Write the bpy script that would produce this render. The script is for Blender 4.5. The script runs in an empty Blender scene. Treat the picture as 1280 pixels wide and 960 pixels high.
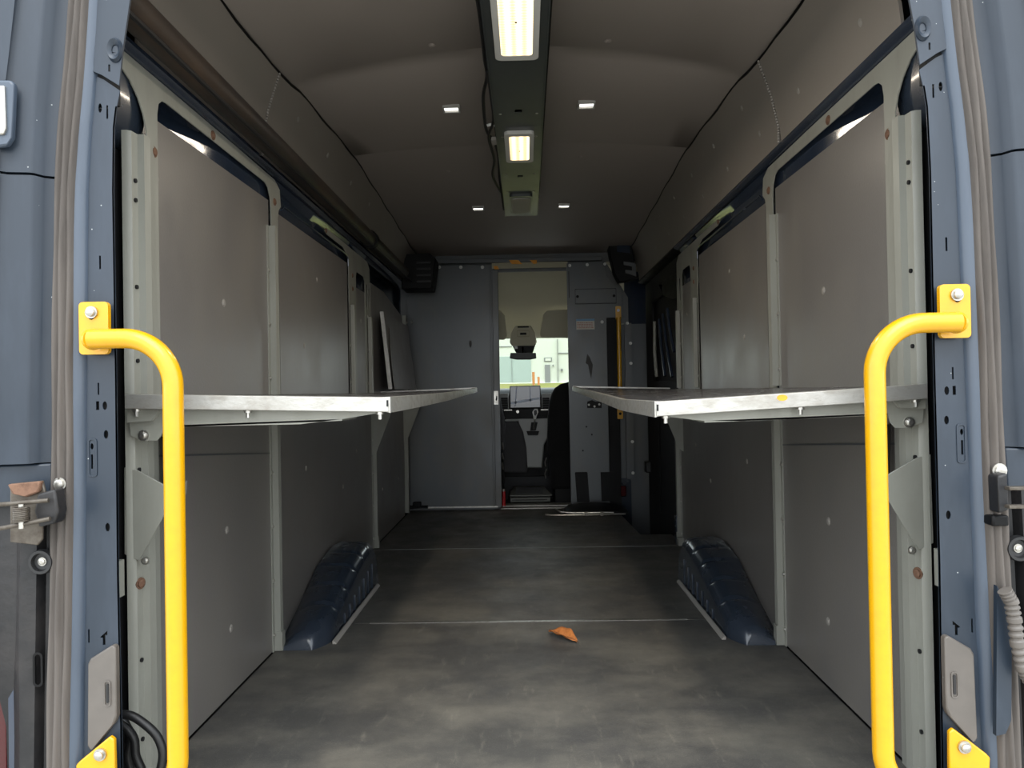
import bpy, bmesh, math, random
from mathutils import Vector, Matrix
from mathutils.geometry import tessellate_polygon
random.seed(7)
S = bpy.context.scene
COL = S.collection

# ------------------------------------------------------------------ camera
F, YAW, PITCH, ROLL, EYE = 925.0, 1.1, 0.55, -1.03, Vector((0.01, 0.0, 0.9))
_y, _p, _r = map(math.radians, (YAW, PITCH, ROLL))
_f = Vector((-math.sin(_y)*math.cos(_p), math.cos(_y)*math.cos(_p), math.sin(_p)))
_rt = Vector((math.cos(_y), math.sin(_y), 0)); _up = _rt.cross(_f)
RT = _rt*math.cos(_r) + _up*math.sin(_r); UP = _up*math.cos(_r) - _rt*math.sin(_r)
cd = bpy.data.cameras.new('camera'); cam = bpy.data.objects.new('camera', cd); COL.objects.link(cam)
cd.sensor_width = 36; cd.sensor_fit = 'HORIZONTAL'; cd.lens = 36*F/1280; cd.clip_start = .05; cd.clip_end = 500
m = Matrix((RT, UP, -_f)).transposed().to_4x4(); m.translation = EYE
cam.matrix_world = m
S.camera = cam

def at(px, py, X=None, Y=None, Z=None):
    """measured point of the photograph on a plane of the van, in metres"""
    d = _f + RT*((px-640)/F) - UP*((py-480)/F)
    t = (X-EYE.x)/d.x if X is not None else ((Y-EYE.y)/d.y if Y is not None else (Z-EYE.z)/d.z)
    return EYE + d*t

# ------------------------------------------------------------------ world, light, exposure
w = bpy.data.worlds.new('overcast_sky'); S.world = w; w.use_nodes = True
nt = w.node_tree; nt.nodes.clear()
out = nt.nodes.new('ShaderNodeOutputWorld'); bg = nt.nodes.new('ShaderNodeBackground')
tc = nt.nodes.new('ShaderNodeTexCoord'); sp = nt.nodes.new('ShaderNodeSeparateXYZ'); cr = nt.nodes.new('ShaderNodeValToRGB')
nt.links.new(tc.outputs['Generated'], sp.inputs[0]); nt.links.new(sp.outputs['Z'], cr.inputs[0])
cr.color_ramp.elements[0].color = (.92, .96, 1.0, 1); cr.color_ramp.elements[0].position = 0
cr.color_ramp.elements[1].color = (.80, .90, 1.0, 1); cr.color_ramp.elements[1].position = 1
nt.links.new(cr.outputs[0], bg.inputs[0]); bg.inputs[1].default_value = 1.35
nt.links.new(bg.outputs[0], out.inputs[0])
sd = bpy.data.lights.new('sun', 'SUN'); so = bpy.data.objects.new('sun', sd); COL.objects.link(so)
sd.energy = 0.9; sd.angle = math.radians(40); sd.color = (1, .96, .9)
so.rotation_euler = (math.radians(38), 0, math.radians(6))     # hazy sun high behind the photographer
S.view_settings.view_transform = 'Standard'; S.view_settings.look = 'None'
S.view_settings.gamma = 1; S.view_settings.use_curve_mapping = False
S.view_settings.exposure = 1.4
LAMP_POWER = 2.2     # watts of each lit ceiling lamp

# ------------------------------------------------------------------ materials
def lin(c):
    return tuple(((v/255)/12.92 if v <= 10 else ((v/255+.055)/1.055)**2.4) for v in c)
def mat(name, rgb, rough=.5, metal=0, dirt=None, dirt_amt=0, scale=6, stretch=(1, 1, 1), bump=0, bscale=200, coat=0, emit=0, spec=.5, speck=0):
    m = bpy.data.materials.new(name); m.use_nodes = True; t = m.node_tree; b = t.nodes['Principled BSDF']
    c = (*lin(rgb), 1); b.inputs['Base Color'].default_value = c
    b.inputs['Roughness'].default_value = rough; b.inputs['Metallic'].default_value = metal
    b.inputs['Specular IOR Level'].default_value = spec
    b.inputs['Coat Weight'].default_value = coat; b.inputs['Coat Roughness'].default_value = .08
    if emit:
        b.inputs['Emission Color'].default_value = c; b.inputs['Emission Strength'].default_value = emit
    g = t.nodes.new('ShaderNodeNewGeometry'); mp = t.nodes.new('ShaderNodeMapping'); mp.inputs['Scale'].default_value = stretch
    t.links.new(g.outputs['Position'], mp.inputs[0])
    last = None
    if dirt:
        n = t.nodes.new('ShaderNodeTexNoise'); n.inputs['Scale'].default_value = scale; n.inputs['Detail'].default_value = 8; n.inputs['Roughness'].default_value = .65
        t.links.new(mp.outputs[0], n.inputs[0])
        r = t.nodes.new('ShaderNodeValToRGB'); r.color_ramp.elements[0].position = .45; r.color_ramp.elements[1].position = .72
        t.links.new(n.outputs[0], r.inputs[0])
        ml = t.nodes.new('ShaderNodeMath'); ml.operation = 'MULTIPLY'; ml.inputs[1].default_value = dirt_amt; t.links.new(r.outputs[0], ml.inputs[0])
        mx = t.nodes.new('ShaderNodeMix'); mx.data_type = 'RGBA'; mx.inputs[6].default_value = c; mx.inputs[7].default_value = (*lin(dirt), 1)
        t.links.new(ml.outputs[0], mx.inputs[0]); last = mx.outputs[2]
        mr = t.nodes.new('ShaderNodeMapRange'); mr.inputs[3].default_value = rough; mr.inputs[4].default_value = min(1, rough+.25)
        t.links.new(ml.outputs[0], mr.inputs[0]); t.links.new(mr.outputs[0], b.inputs['Roughness'])
    if speck:
        v = t.nodes.new('ShaderNodeTexVoronoi'); v.inputs['Scale'].default_value = 45; t.links.new(g.outputs['Position'], v.inputs[0])
        wn = t.nodes.new('ShaderNodeTexNoise'); wn.inputs['Scale'].default_value = 9; t.links.new(g.outputs['Position'], wn.inputs[0])
        lt = t.nodes.new('ShaderNodeMath'); lt.operation = 'LESS_THAN'; lt.inputs[1].default_value = speck; t.links.new(v.outputs['Distance'], lt.inputs[0])
        gt = t.nodes.new('ShaderNodeMath'); gt.operation = 'GREATER_THAN'; gt.inputs[1].default_value = .55; t.links.new(wn.outputs[0], gt.inputs[0])
        mu = t.nodes.new('ShaderNodeMath'); mu.operation = 'MULTIPLY'; t.links.new(lt.outputs[0], mu.inputs[0]); t.links.new(gt.outputs[0], mu.inputs[1])
        mx = t.nodes.new('ShaderNodeMix'); mx.data_type = 'RGBA'
        if last: t.links.new(last, mx.inputs[6])
        else: mx.inputs[6].default_value = c
        mx.inputs[7].default_value = (*lin((150, 154, 154)), 1); t.links.new(mu.outputs[0], mx.inputs[0]); last = mx.outputs[2]
    if last: t.links.new(last, b.inputs['Base Color'])
    if bump:
        n = t.nodes.new('ShaderNodeTexNoise'); n.inputs['Scale'].default_value = bscale; n.inputs['Detail'].default_value = 4; t.links.new(mp.outputs[0], n.inputs[0])
        bp = t.nodes.new('ShaderNodeBump'); bp.inputs['Strength'].default_value = bump; bp.inputs['Distance'].default_value = .004
        t.links.new(n.outputs[0], bp.inputs['Height']); t.links.new(bp.outputs[0], b.inputs['Normal'])
    return m

M = {}
M['paint'] = mat('blue_grey_paint', (27, 38, 50), .45, dirt=(52, 61, 73), dirt_amt=.55, scale=14, stretch=(1, 1, .25), coat=.12, speck=.055)
M['paint_light'] = mat('paler_blue_paint', (64, 74, 87), .4, dirt=(52, 62, 75), dirt_amt=.6, scale=20, stretch=(1, 1, .2), coat=.2)
M['paint_dark'] = mat('dark_blue_paint', (40, 50, 66), .16, dirt=(50, 56, 66), dirt_amt=.5, scale=8, coat=.6)
M['arch_paint'] = mat('wheel_arch_paint', (40, 48, 59), .26, dirt=(62, 68, 78), dirt_amt=.2, scale=5, coat=.4)
M['panel'] = mat('grey_composite_panel', (112, 108, 104), .30, dirt=(128, 123, 115), dirt_amt=.6, scale=3, stretch=(1, 1, .6), bump=.12, bscale=260, speck=.03)
M['panel_up'] = mat('brown_grey_lining', (134, 127, 119), .5, dirt=(144, 135, 126), dirt_amt=.5, scale=3, bump=.1, bscale=300)
M['ceil'] = mat('ceiling_lining', (150, 141, 133), .6, dirt=(160, 150, 142), dirt_amt=.5, scale=2.5, bump=.1, bscale=300)
M['frame'] = mat('grey_green_metal', (142, 142, 133), .42, dirt=(124, 123, 114), dirt_amt=.5, scale=12, stretch=(1, 1, .3))
M['part'] = mat('partition_steel', (84, 87, 89), .36, metal=.25, dirt=(102, 98, 90), dirt_amt=.6, scale=4, stretch=(1, 1, .5), bump=.06, bscale=80)
M['galv'] = mat('galvanised_edge', (176, 174, 168), .34, metal=.55, dirt=(150, 144, 134), dirt_amt=.8, scale=45, stretch=(.5, .5, 1), bump=.15, bscale=160)
M['deck'] = mat('worn_shelf_deck', (104, 104, 106), .22, metal=.4, dirt=(150, 146, 140), dirt_amt=.4, scale=9, bump=.1, bscale=70)
M['yellow'] = mat('yellow_enamel', (204, 150, 0), .33, dirt=(186, 134, 4), dirt_amt=.4, scale=30, coat=.3)
M['seal'] = mat('dusty_rubber_seal', (84, 78, 73), .8, dirt=(54, 50, 47), dirt_amt=.6, scale=25, stretch=(1, 1, .12), bump=.2, bscale=120)
M['black'] = mat('black_plastic', (10, 10, 11), .5, spec=.2, dirt=(22, 21, 20), dirt_amt=.5, scale=12)
M['dirtyblack'] = mat('dirty_black_plastic', (18, 18, 20), .5, dirt=(52, 48, 46), dirt_amt=.6, scale=9, bump=.3, bscale=60)
M['cavity'] = mat('cavity_shade_black', (12, 12, 14), .8)  # near-black: painted shade of gaps and holes, plus dark slab and side door
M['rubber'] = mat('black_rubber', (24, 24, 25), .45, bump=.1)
M['dirty_steel'] = mat('grimy_hinge_steel', (92, 86, 78), .45, metal=.6, dirt=(60, 50, 42), dirt_amt=.8, scale=50)
M['steel'] = mat('zinc_steel', (190, 188, 182), .3, metal=.9, dirt=(130, 120, 105), dirt_amt=.6, scale=60)
M['rust'] = mat('rusty_bolt', (122, 92, 74), .7, metal=.4, dirt=(84, 62, 50), dirt_amt=.7, scale=80)
M['tube'] = mat('brown_black_tube', (34, 30, 28), .45, dirt=(72, 56, 42), dirt_amt=.75, scale=7, stretch=(1, .35, 1), bump=.3, bscale=50)
M['beam'] = mat('beam_paint', (66, 69, 69), .3, metal=.3, dirt=(78, 78, 76), dirt_amt=.4, scale=5)
M['lampframe'] = mat('pale_lamp_frame', (188, 186, 180), .45)
M['grey_pl'] = mat('grey_plastic_cover', (88, 83, 78), .5, dirt=(104, 98, 92), dirt_amt=.5, scale=16, speck=.05)
M['head'] = mat('beige_headliner', (176, 170, 146), .9, bump=.15, bscale=300)
M['visor'] = mat('beige_visor', (190, 184, 162), .85)
M['dash'] = mat('dark_dash_plastic', (30, 31, 34), .5)
M['dashlight'] = mat('light_grey_dash', (150, 152, 150), .45)
M['seatg'] = mat('grey_seat_fabric', (66, 66, 68), .9, bump=.3, bscale=250)
M['seatb'] = mat('black_seat_fabric', (14, 14, 15), .95)
M['mat'] = mat('grey_ribbed_mat', (112, 114, 110), .6)
M['orange'] = mat('orange_tape', (236, 160, 44), .5, dirt=(200, 130, 40), dirt_amt=.5, scale=60)
M['white'] = mat('white_plastic', (212, 212, 208), .4)
M['clip'] = mat('pale_plastic_clip', (150, 145, 138), .5)
M['red'] = mat('red_plastic', (170, 20, 28), .35)
M['redlens'] = mat('dark_red_lens', (70, 14, 18), .15, coat=.5)
M['leaf'] = mat('dry_leaf', (196, 122, 62), .6, dirt=(150, 84, 40), dirt_amt=.7, scale=60, bump=.4, bscale=120)
M['pale_bounce_ground'] = mat('pale_bounce_ground', (168, 164, 156), .9, dirt=(184, 180, 170), dirt_amt=.5, scale=2, bump=.2)  # lightened so the ground bounces more daylight up to the ceiling
M['grass'] = mat('dry_grass', (122, 124, 58), .95, dirt=(142, 128, 84), dirt_amt=.9, scale=.5, bump=.5, bscale=30)
M['bwall'] = mat('pale_building_wall', (180, 184, 172), .8)
M['bdoor'] = mat('pale_green_shutter', (142, 156, 150), .7)
M['btrim'] = mat('grey_building_trim', (112, 114, 112), .7)
M['post'] = mat('orange_post_paint', (170, 112, 60), .7)
M['sticker_b'] = mat('sticker_blue_print', (90, 140, 175), .4)
M['sticker_w'] = mat('sticker_paper', (196, 190, 180), .5)
M['sticker_r'] = mat('sticker_print', (165, 110, 95), .5)
M['stain'] = mat('dark_scuff', (52, 50, 48), .6)

# floor: rubberised plywood with worn pale patches and fine weave
def floor_mat():
    m = bpy.data.materials.new('worn_floor_sheet'); m.use_nodes = True; t = m.node_tree; b = t.nodes['Principled BSDF']
    g = t.nodes.new('ShaderNodeNewGeometry')
    def noise(sc, det, stretch, lo, hi):
        mp = t.nodes.new('ShaderNodeMapping'); mp.inputs['Scale'].default_value = stretch; t.links.new(g.outputs['Position'], mp.inputs[0])
        n = t.nodes.new('ShaderNodeTexNoise'); n.inputs['Scale'].default_value = sc; n.inputs['Detail'].default_value = det; n.inputs['Roughness'].default_value = .68
        t.links.new(mp.outputs[0], n.inputs[0]); r = t.nodes.new('ShaderNodeMapRange'); r.inputs[1].default_value = lo; r.inputs[2].default_value = hi
        t.links.new(n.outputs[0], r.inputs[0]); return r.outputs[0]
    def mix(fac, a, c2, amt):
        mu = t.nodes.new('ShaderNodeMath'); mu.operation = 'MULTIPLY'; mu.inputs[1].default_value = amt; t.links.new(fac, mu.inputs[0])
        x = t.nodes.new('ShaderNodeMix'); x.data_type = 'RGBA'; t.links.new(mu.outputs[0], x.inputs[0])
        if isinstance(a, tuple): x.inputs[6].default_value = (*lin(a), 1)
        else: t.links.new(a, x.inputs[6])
        x.inputs[7].default_value = (*lin(c2), 1); return x.outputs[2]
    c = mix(noise(1.6, 9, (1, 1.4, 1), .42, .68), (70, 69, 67), (118, 114, 104), .8)
    c = mix(noise(5, 10, (1, .6, 1), .5, .75), c, (58, 58, 60), .6)
    c = mix(noise(14, 12, (2.2, .5, 1), .58, .8), c, (142, 137, 124), .5)
    c = mix(noise(300, 2, (1, 1, 1), .55, .7), c, (160, 155, 140), .18)
    t.links.new(c, b.inputs['Base Color'])
    mr = t.nodes.new('ShaderNodeMapRange'); mr.inputs[3].default_value = .38; mr.inputs[4].default_value = .62
    t.links.new(noise(6, 6, (1, 1, 1), .3, .7), mr.inputs[0]); t.links.new(mr.outputs[0], b.inputs['Roughness'])
    n = t.nodes.new('ShaderNodeTexNoise'); n.inputs['Scale'].default_value = 350; t.links.new(g.outputs['Position'], n.inputs[0])
    bp = t.nodes.new('ShaderNodeBump'); bp.inputs['Strength'].default_value = .25; bp.inputs['Distance'].default_value = .002
    t.links.new(n.outputs[0], bp.inputs['Height']); t.links.new(bp.outputs[0], b.inputs['Normal'])
    return m
M['floor'] = floor_mat()
def glass_mat():
    m = bpy.data.materials.new('windscreen_glass'); m.use_nodes = True; b = m.node_tree.nodes['Principled BSDF']
    t = m.node_tree; t.nodes.remove(b); o = t.nodes['Material Output']
    tr = t.nodes.new('ShaderNodeBsdfTransparent'); tr.inputs[0].default_value = (.93, .96, .94, 1)
    gl = t.nodes.new('ShaderNodeBsdfGlossy'); gl.inputs['Roughness'].default_value = .02
    mx = t.nodes.new('ShaderNodeMixShader'); mx.inputs[0].default_value = .06
    t.links.new(tr.outputs[0], mx.inputs[1]); t.links.new(gl.outputs[0], mx.inputs[2]); t.links.new(mx.outputs[0], o.inputs[0])
    return m
M['glass'] = glass_mat()
def lamp_mat():
    m = bpy.data.materials.new('lit_lamp_diffuser'); m.use_nodes = True; t = m.node_tree; b = t.nodes['Principled BSDF']
    g = t.nodes.new('ShaderNodeNewGeometry'); wv = t.nodes.new('ShaderNodeTexWave'); wv.wave_type = 'BANDS'; wv.bands_direction = 'Y'; wv.inputs['Scale'].default_value = 22
    wx = t.nodes.new('ShaderNodeTexWave'); wx.bands_direction = 'X'; wx.inputs['Scale'].default_value = 10.5; wx.inputs['Phase Offset'].default_value = 1.57
    t.links.new(g.outputs['Position'], wv.inputs[0]); t.links.new(g.outputs['Position'], wx.inputs[0])
    a = t.nodes.new('ShaderNodeMath'); a.operation = 'MULTIPLY_ADD'; a.inputs[1].default_value = .5; t.links.new(wv.outputs['Fac'], a.inputs[0]); t.links.new(wx.outputs['Fac'], a.inputs[2])
    r = t.nodes.new('ShaderNodeValToRGB'); r.color_ramp.elements[0].color = (1, .62, .32, 1); r.color_ramp.elements[1].color = (1, .80, .46, 1); r.color_ramp.elements[1].position = .8
    t.links.new(a.outputs[0], r.inputs[0]); t.links.new(r.outputs[0], b.inputs['Emission Color'])
    mr = t.nodes.new('ShaderNodeMapRange'); mr.inputs[2].default_value = 1.5; mr.inputs[3].default_value = .35; mr.inputs[4].default_value = .95
    t.links.new(a.outputs[0], mr.inputs[0]); t.links.new(mr.outputs[0], b.inputs['Emission Strength'])
    b.inputs['Base Color'].default_value = (.9, .8, .6, 1)
    return m
M['lamp'] = lamp_mat()
M['slotled'] = mat('lit_slot_lens', (250, 250, 245), .3, emit=1.2)
M['screen'] = mat('screen_glass', (46, 54, 70), .12, coat=.5)
M['screen_reflection'] = mat('painted_screen_reflection', (150, 165, 190), .3)  # pale paint for the lines reflected in the display

# ------------------------------------------------------------------ mesh builder
class MB:
    def __init__(s): s.v = []; s.f = []
    def add(s, vs, fs):
        k = len(s.v); s.v += [Vector(v) for v in vs]; s.f += [tuple(i+k for i in f) for f in fs]; return s
    def box(s, x0, x1, y0, y1, z0, z1):
        vs = [(x, y, z) for x in (x0, x1) for y in (y0, y1) for z in (z0, z1)]
        return s.add(vs, [(0, 1, 3, 2), (4, 6, 7, 5), (0, 4, 5, 1), (2, 3, 7, 6), (0, 2, 6, 4), (1, 5, 7, 3)])
    def hexa(s, a, b):      # two quads joined
        return s.add(list(a)+list(b), [(3, 2, 1, 0), (4, 5, 6, 7), (0, 1, 5, 4), (1, 2, 6, 5), (2, 3, 7, 6), (3, 0, 4, 7)])
    def loft(s, rings, closed=True, caps=True):
        n = len(rings[0]); vs = [p for r in rings for p in r]; fs = []
        for i in range(len(rings)-1):
            for j in range(n if closed else n-1):
                fs.append((i*n+j, i*n+(j+1) % n, (i+1)*n+(j+1) % n, (i+1)*n+j))
        if caps and closed:
            fs.append(tuple(range(n))[::-1]); fs.append(tuple((len(rings)-1)*n+j for j in range(n)))
        return s.add(vs, fs)
    def tube(s, path, r, seg=12, caps=True):
        P = [Vector(p) for p in path]; rings = []; prev = None
        for i, p in enumerate(P):
            d = (P[min(i+1, len(P)-1)]-P[max(i-1, 0)]).normalized()
            if prev is None:
                a = Vector((0, 0, 1)) if abs(d.z) < .9 else Vector((1, 0, 0)); u = d.cross(a).normalized()
            else: u = (prev - d*prev.dot(d)).normalized()
            prev = u; v = d.cross(u); rr = r[i] if isinstance(r, (list, tuple)) else r
            rings.append([p+(u*math.cos(2*math.pi*k/seg)+v*math.sin(2*math.pi*k/seg))*rr for k in range(seg)])
        return s.loft(rings, True, caps)
    def plate(s, outer, holes, P, n, t):
        """flat plate: 2d outline with holes mapped by P(u,v), thickness t along n"""
        polys = [outer]+list(holes); n = Vector(n)*t
        tr = tessellate_polygon([[Vector((a*1000, b*1000, 0)) for a, b in q] for q in polys])
        flat = [Vector(P(a, b)) for q in polys for a, b in q]; N = len(flat)
        fs = [tuple(x) for x in tr]+[tuple(N+i for i in reversed(x)) for x in tr]
        k = 0
        for q in polys:
            L = len(q)
            for j in range(L): fs.append((k+j, k+(j+1) % L, N+k+(j+1) % L, N+k+j))
            k += L
        return s.add(flat+[p+n for p in flat], fs)
    def bolt(s, c, n, r=.008, h=.006):
        n = Vector(n).normalized(); c = Vector(c)
        s.tube([c, c+n*h*.35], r*1.35, 14)
        return s.tube([c+n*h*.35, c+n*h*.8, c+n*h], [r, r*.95, r*.55], 10)
    def build(s, name, mt, parent=None, smooth=False, bevel=0, sub=0, solid=0, loc=None):
        me = bpy.data.meshes.new(name); o = bpy.data.objects.new(name, me); COL.objects.link(o)
        if parent is not None: o.parent = parent; base = wloc(parent)
        else:
            xs = [v.x for v in s.v]; ys = [v.y for v in s.v]; zs = [v.z for v in s.v]
            base = Vector(((min(xs)+max(xs))/2, (min(ys)+max(ys))/2, min(zs))); o.location = base
        me.from_pydata([v-base for v in s.v], [], s.f)
        bm = bmesh.new(); bm.from_mesh(me); bmesh.ops.remove_doubles(bm, verts=bm.verts, dist=1e-6); bmesh.ops.recalc_face_normals(bm, faces=bm.faces); bm.to_mesh(me); bm.free()
        me.materials.append(M[mt] if isinstance(mt, str) else mt)
        if smooth:
            me.shade_smooth(); me.set_sharp_from_angle(angle=math.radians(38))
        if solid:
            md = o.modifiers.new('thick', 'SOLIDIFY'); md.thickness = solid
        if bevel:
            md = o.modifiers.new('bevel', 'BEVEL'); md.width = bevel; md.segments = 2; md.limit_method = 'ANGLE'; md.angle_limit = math.radians(40)
            me.shade_smooth(); me.set_sharp_from_angle(angle=math.radians(50))
        if sub:
            md = o.modifiers.new('sub', 'SUBSURF'); md.levels = sub; md.render_levels = sub; me.shade_smooth()
        return o
def wloc(o):
    v = Vector((0, 0, 0))
    while o is not None: v += o.location; o = o.parent
    return v
def tag(o, label=None, cat=None, group=None, kind=None):
    if label: o['label'] = label
    if cat: o['category'] = cat
    if group: o['group'] = group
    if kind: o['kind'] = kind
    return o
def thing(name, loc, label, cat, group=None):
    o = bpy.data.objects.new(name, None); COL.objects.link(o); o.location = loc; o.empty_display_size = .05
    return tag(o, label, cat, group)
def struct(o): o['kind'] = 'structure'; return o
def rrect(x0, x1, y0, y1, r, n=5):
    pts = []
    for cx, cy, a0 in ((x1-r, y0+r, -90), (x1-r, y1-r, 0), (x0+r, y1-r, 90), (x0+r, y0+r, 180)):
        for k in range(n+1):
            a = math.radians(a0+90*k/n); pts.append((cx+r*math.cos(a), cy+r*math.sin(a)))
    return pts
def ell(cx, cy, a, b, n=12): return [(cx+a*math.cos(2*math.pi*k/n), cy+b*math.sin(2*math.pi*k/n)) for k in range(n)]
def rect(x0, x1, y0, y1): return [(x0, y0), (x1, y0), (x1, y1), (x0, y1)]
def bez(p0, p1, p2, n=8):
    p0, p1, p2 = map(Vector, (p0, p1, p2)); return [p0*(1-t)**2+p1*2*t*(1-t)+p2*t*t for t in [i/n for i in range(n+1)]]
SIDE = {-1: 'left', 1: 'right'}

# ================================================================== SETTING
# floor: dark slab with three sheets (small gaps between them); a step well cut at the right front
b = MB(); b.box(-.93, .93, 1.42, 4.62, -.09, -.012); b.box(-.93, .68, 4.62, 5.9, -.09, -.012)
fl = struct(b.build('floor', 'cavity'))
def sheet(y0, y1, z=0): return MB().box(-.892, .892, y0, y1, -.012, z)
sheet(1.43, 2.895).build('floor_sheet', 'floor', fl, bevel=.002)
sheet(2.905, 4.255, -.001).build('floor_sheet', 'floor', fl, bevel=.002)
MB().plate([(-.892, 4.265), (.892, 4.265), (.892, 4.60), (.70, 4.60), (.67, 5.45), (.67, 5.66), (-.892, 5.66)], [], lambda x, y: (x, y, -.012), (0, 0, 1), .011).build('floor_sheet', 'floor', fl, bevel=.002)
b = MB(); b.box(-.62, .62, 2.894, 2.906, -.010, .0015)
struct(b.build('trim_1', 'steel'))
struct(MB().box(-.80, .80, 4.257, 4.263, -.008, .0005).build('trim_2', 'btrim'))
b = MB(); b.box(-.24, .42, 5.67, 5.73, -.01, .006); b.box(-.24, .42, 5.76, 5.86, -.01, .012)
struct(b.build('trim_3', 'galv', bevel=.003))
# step well
b = MB(); b.box(.66, 1.03, 4.58, 5.80, -.36, -.34); b.box(1.0, 1.012, 4.58, 5.80, -.36, 0); b.box(.66, 1.0, 5.74, 5.80, -.36, 0); b.box(.655, .67, 4.60, 5.66, -.36, -.012); b.box(.66, 1.0, 4.59, 4.60, -.36, -.012)
struct(b.build('trim_4', 'black'))

# outer shell (keeps daylight to the rear opening)
for s in (-1, 1):
    b = MB()
    def bx(x0, x1, *a): b.box(min(s*x0, s*x1), max(s*x0, s*x1), *a)
    bx(.978, .99, 1.40, 5.9 if s < 0 else 4.25, -.1, 1.72)       # body side skin seen from inside
    if s > 0: bx(.978, .99, 5.55, 5.9, -.1, 1.72)
    bx(1.01, 1.03, 1.42, 6.3, -.35, 1.30); bx(.99, 1.01, 1.42, 6.3, 1.30, 1.75); bx(.93, .99, 1.42, 6.1, 1.75, 2.16)
    bx(.80, 1.02, 5.88, 5.90, -.1, 2.16)
    w_ = struct(b.build('wall_'+SIDE[s], 'paint_dark'))
    # belt rail under the upper lining
    ring = lambda y: [(s*.868, y, 1.71), (s*.868, y, 1.700), (s*.882, y, 1.694), (s*.8925, y, 1.688), (s*.93, y, 1.686), (s*.93, y, 1.72)]
    MB().loft([ring(y) for y in (1.44, 2.0, 3.0, 4.25)]).build('belt_rail', 'paint_dark', w_, smooth=True)
    MB().loft([ring(y) for y in (4.25, 5.6)]).build('belt_rail', 'paint_dark' if s < 0 else 'black', w_, smooth=True)
    # glossy hollow behind the window cut-outs
    for y0, y1 in ((1.78, 2.66), (2.68, 3.82), (3.9, 4.22)):
        r2 = []
        for k in range(15):
            y = y0+(y1-y0)*k/14
            o = .008+.058*(1-1/(1+math.exp(-(y-2.06)*14))) if y0 < 2 else .012+.024*(y1-y)/(y1-y0)  # bend of the rear hollow is shaped to catch the lamp's highlight
            r2.append([(s*(.893), y, 1.69), (s*(.8955+o), y, 1.662), (s*(.898+o), y, 1.635), (s*(.9018+o), y, 1.60), (s*(.906+o), y, 1.55), (s*(.905+o), y, 1.40), (s*(.905+o), y, .9), (s*.977, y, .9), (s*.977, y, 1.69)])
        MB().loft(r2).build('recess_pressing', 'paint_dark', w_, smooth=True)
    # rounded rear corner pressing beside the pillar
    cpn = [(.978, 1.476), (.935, 1.478), (.925, 1.49), (.915, 1.53), (.904, 1.58), (.895, 1.63), (.893, 1.70), (.978, 1.70)]
    MB().loft([[(s*x, y, z) for x, z in cpn] for y in (1.43, 1.55, 1.776)]).build('corner_pressing', 'arch_paint', w_, smooth=True)
    MB().box(*sorted((s*.925, s*.978)), 1.42, 1.776, .0, 1.475).build('cavity_shade_sheet', 'cavity', w_)  # black sheet added so the gap by the pillar reads as deep shade
    MB().box(*sorted((s*.895, s*.945)), 1.60, 1.64, .46, .54).build('corner_bracket', 'frame', w_)
b = MB(); b.box(-1.0, 1.0, 1.36, 5.95, 2.16, 2.18); b.box(-1.0, 1.0, 1.36, 1.50, 1.86, 2.18)
struct(b.build('wall_back', 'paint'))

# ceiling lining: shallow arch, stepped where the panels overlap
def ceil_edge(y):
    P = [(1.4, 1.985), (2.4, 1.985), (2.7, 2.02), (3.57, 2.055), (4.6, 2.0), (5.4, 1.955), (5.9, 1.94)]
    for (a, za), (c, zc) in zip(P, P[1:]):
        if y <= c: return za+(zc-za)*(y-a)/(c-a)
    return P[-1][1]
def ceil_mid(y):
    P = [(1.4, 2.115), (2.7, 2.112), (3.57, 2.098), (4.6, 2.02), (5.65, 1.945), (5.9, 1.94)]
    for (a, za), (c, zc) in zip(P, P[1:]):
        if y <= c: return za+(zc-za)*(y-a)/(c-a)
    return P[-1][1]
def ceil_z(x, y):
    e, c = ceil_edge(y), ceil_mid(y); return c-(c-e)*abs(x/.8)**1.9
xs = [-.83+1.66*i/24 for i in range(25)]
rings = []
for y, dz in ((1.44, 0), (2.0, 0), (2.59, 0), (2.602, .009), (2.69, .007), (2.71, 0), (3.1, 0), (3.56, 0), (3.562, .008), (3.70, 0), (4.1, 0), (4.58, 0), (4.582, .008), (4.72, 0), (5.1, 0), (5.6, 0), (5.95, 0)):
    rings.append([(x, y, ceil_z(x, y)+(dz if abs(x) < .74 or dz < 0 else dz*.2)) for x in xs]+[(.83, y, 2.155), (-.83, y, 2.155)])
cl = struct(MB().loft(rings).build('ceiling', 'ceil', smooth=True))
for px, py in ((540, 64), (760, 58), (675, 55), (560, 212), (725, 197)):
    p = at(px, py, Z=2.075); z = ceil_z(p.x, p.y)
    MB().bolt((p.x, p.y, z), (0, 0, -1), .010, .004).build('clip', 'ceil', cl)

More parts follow.
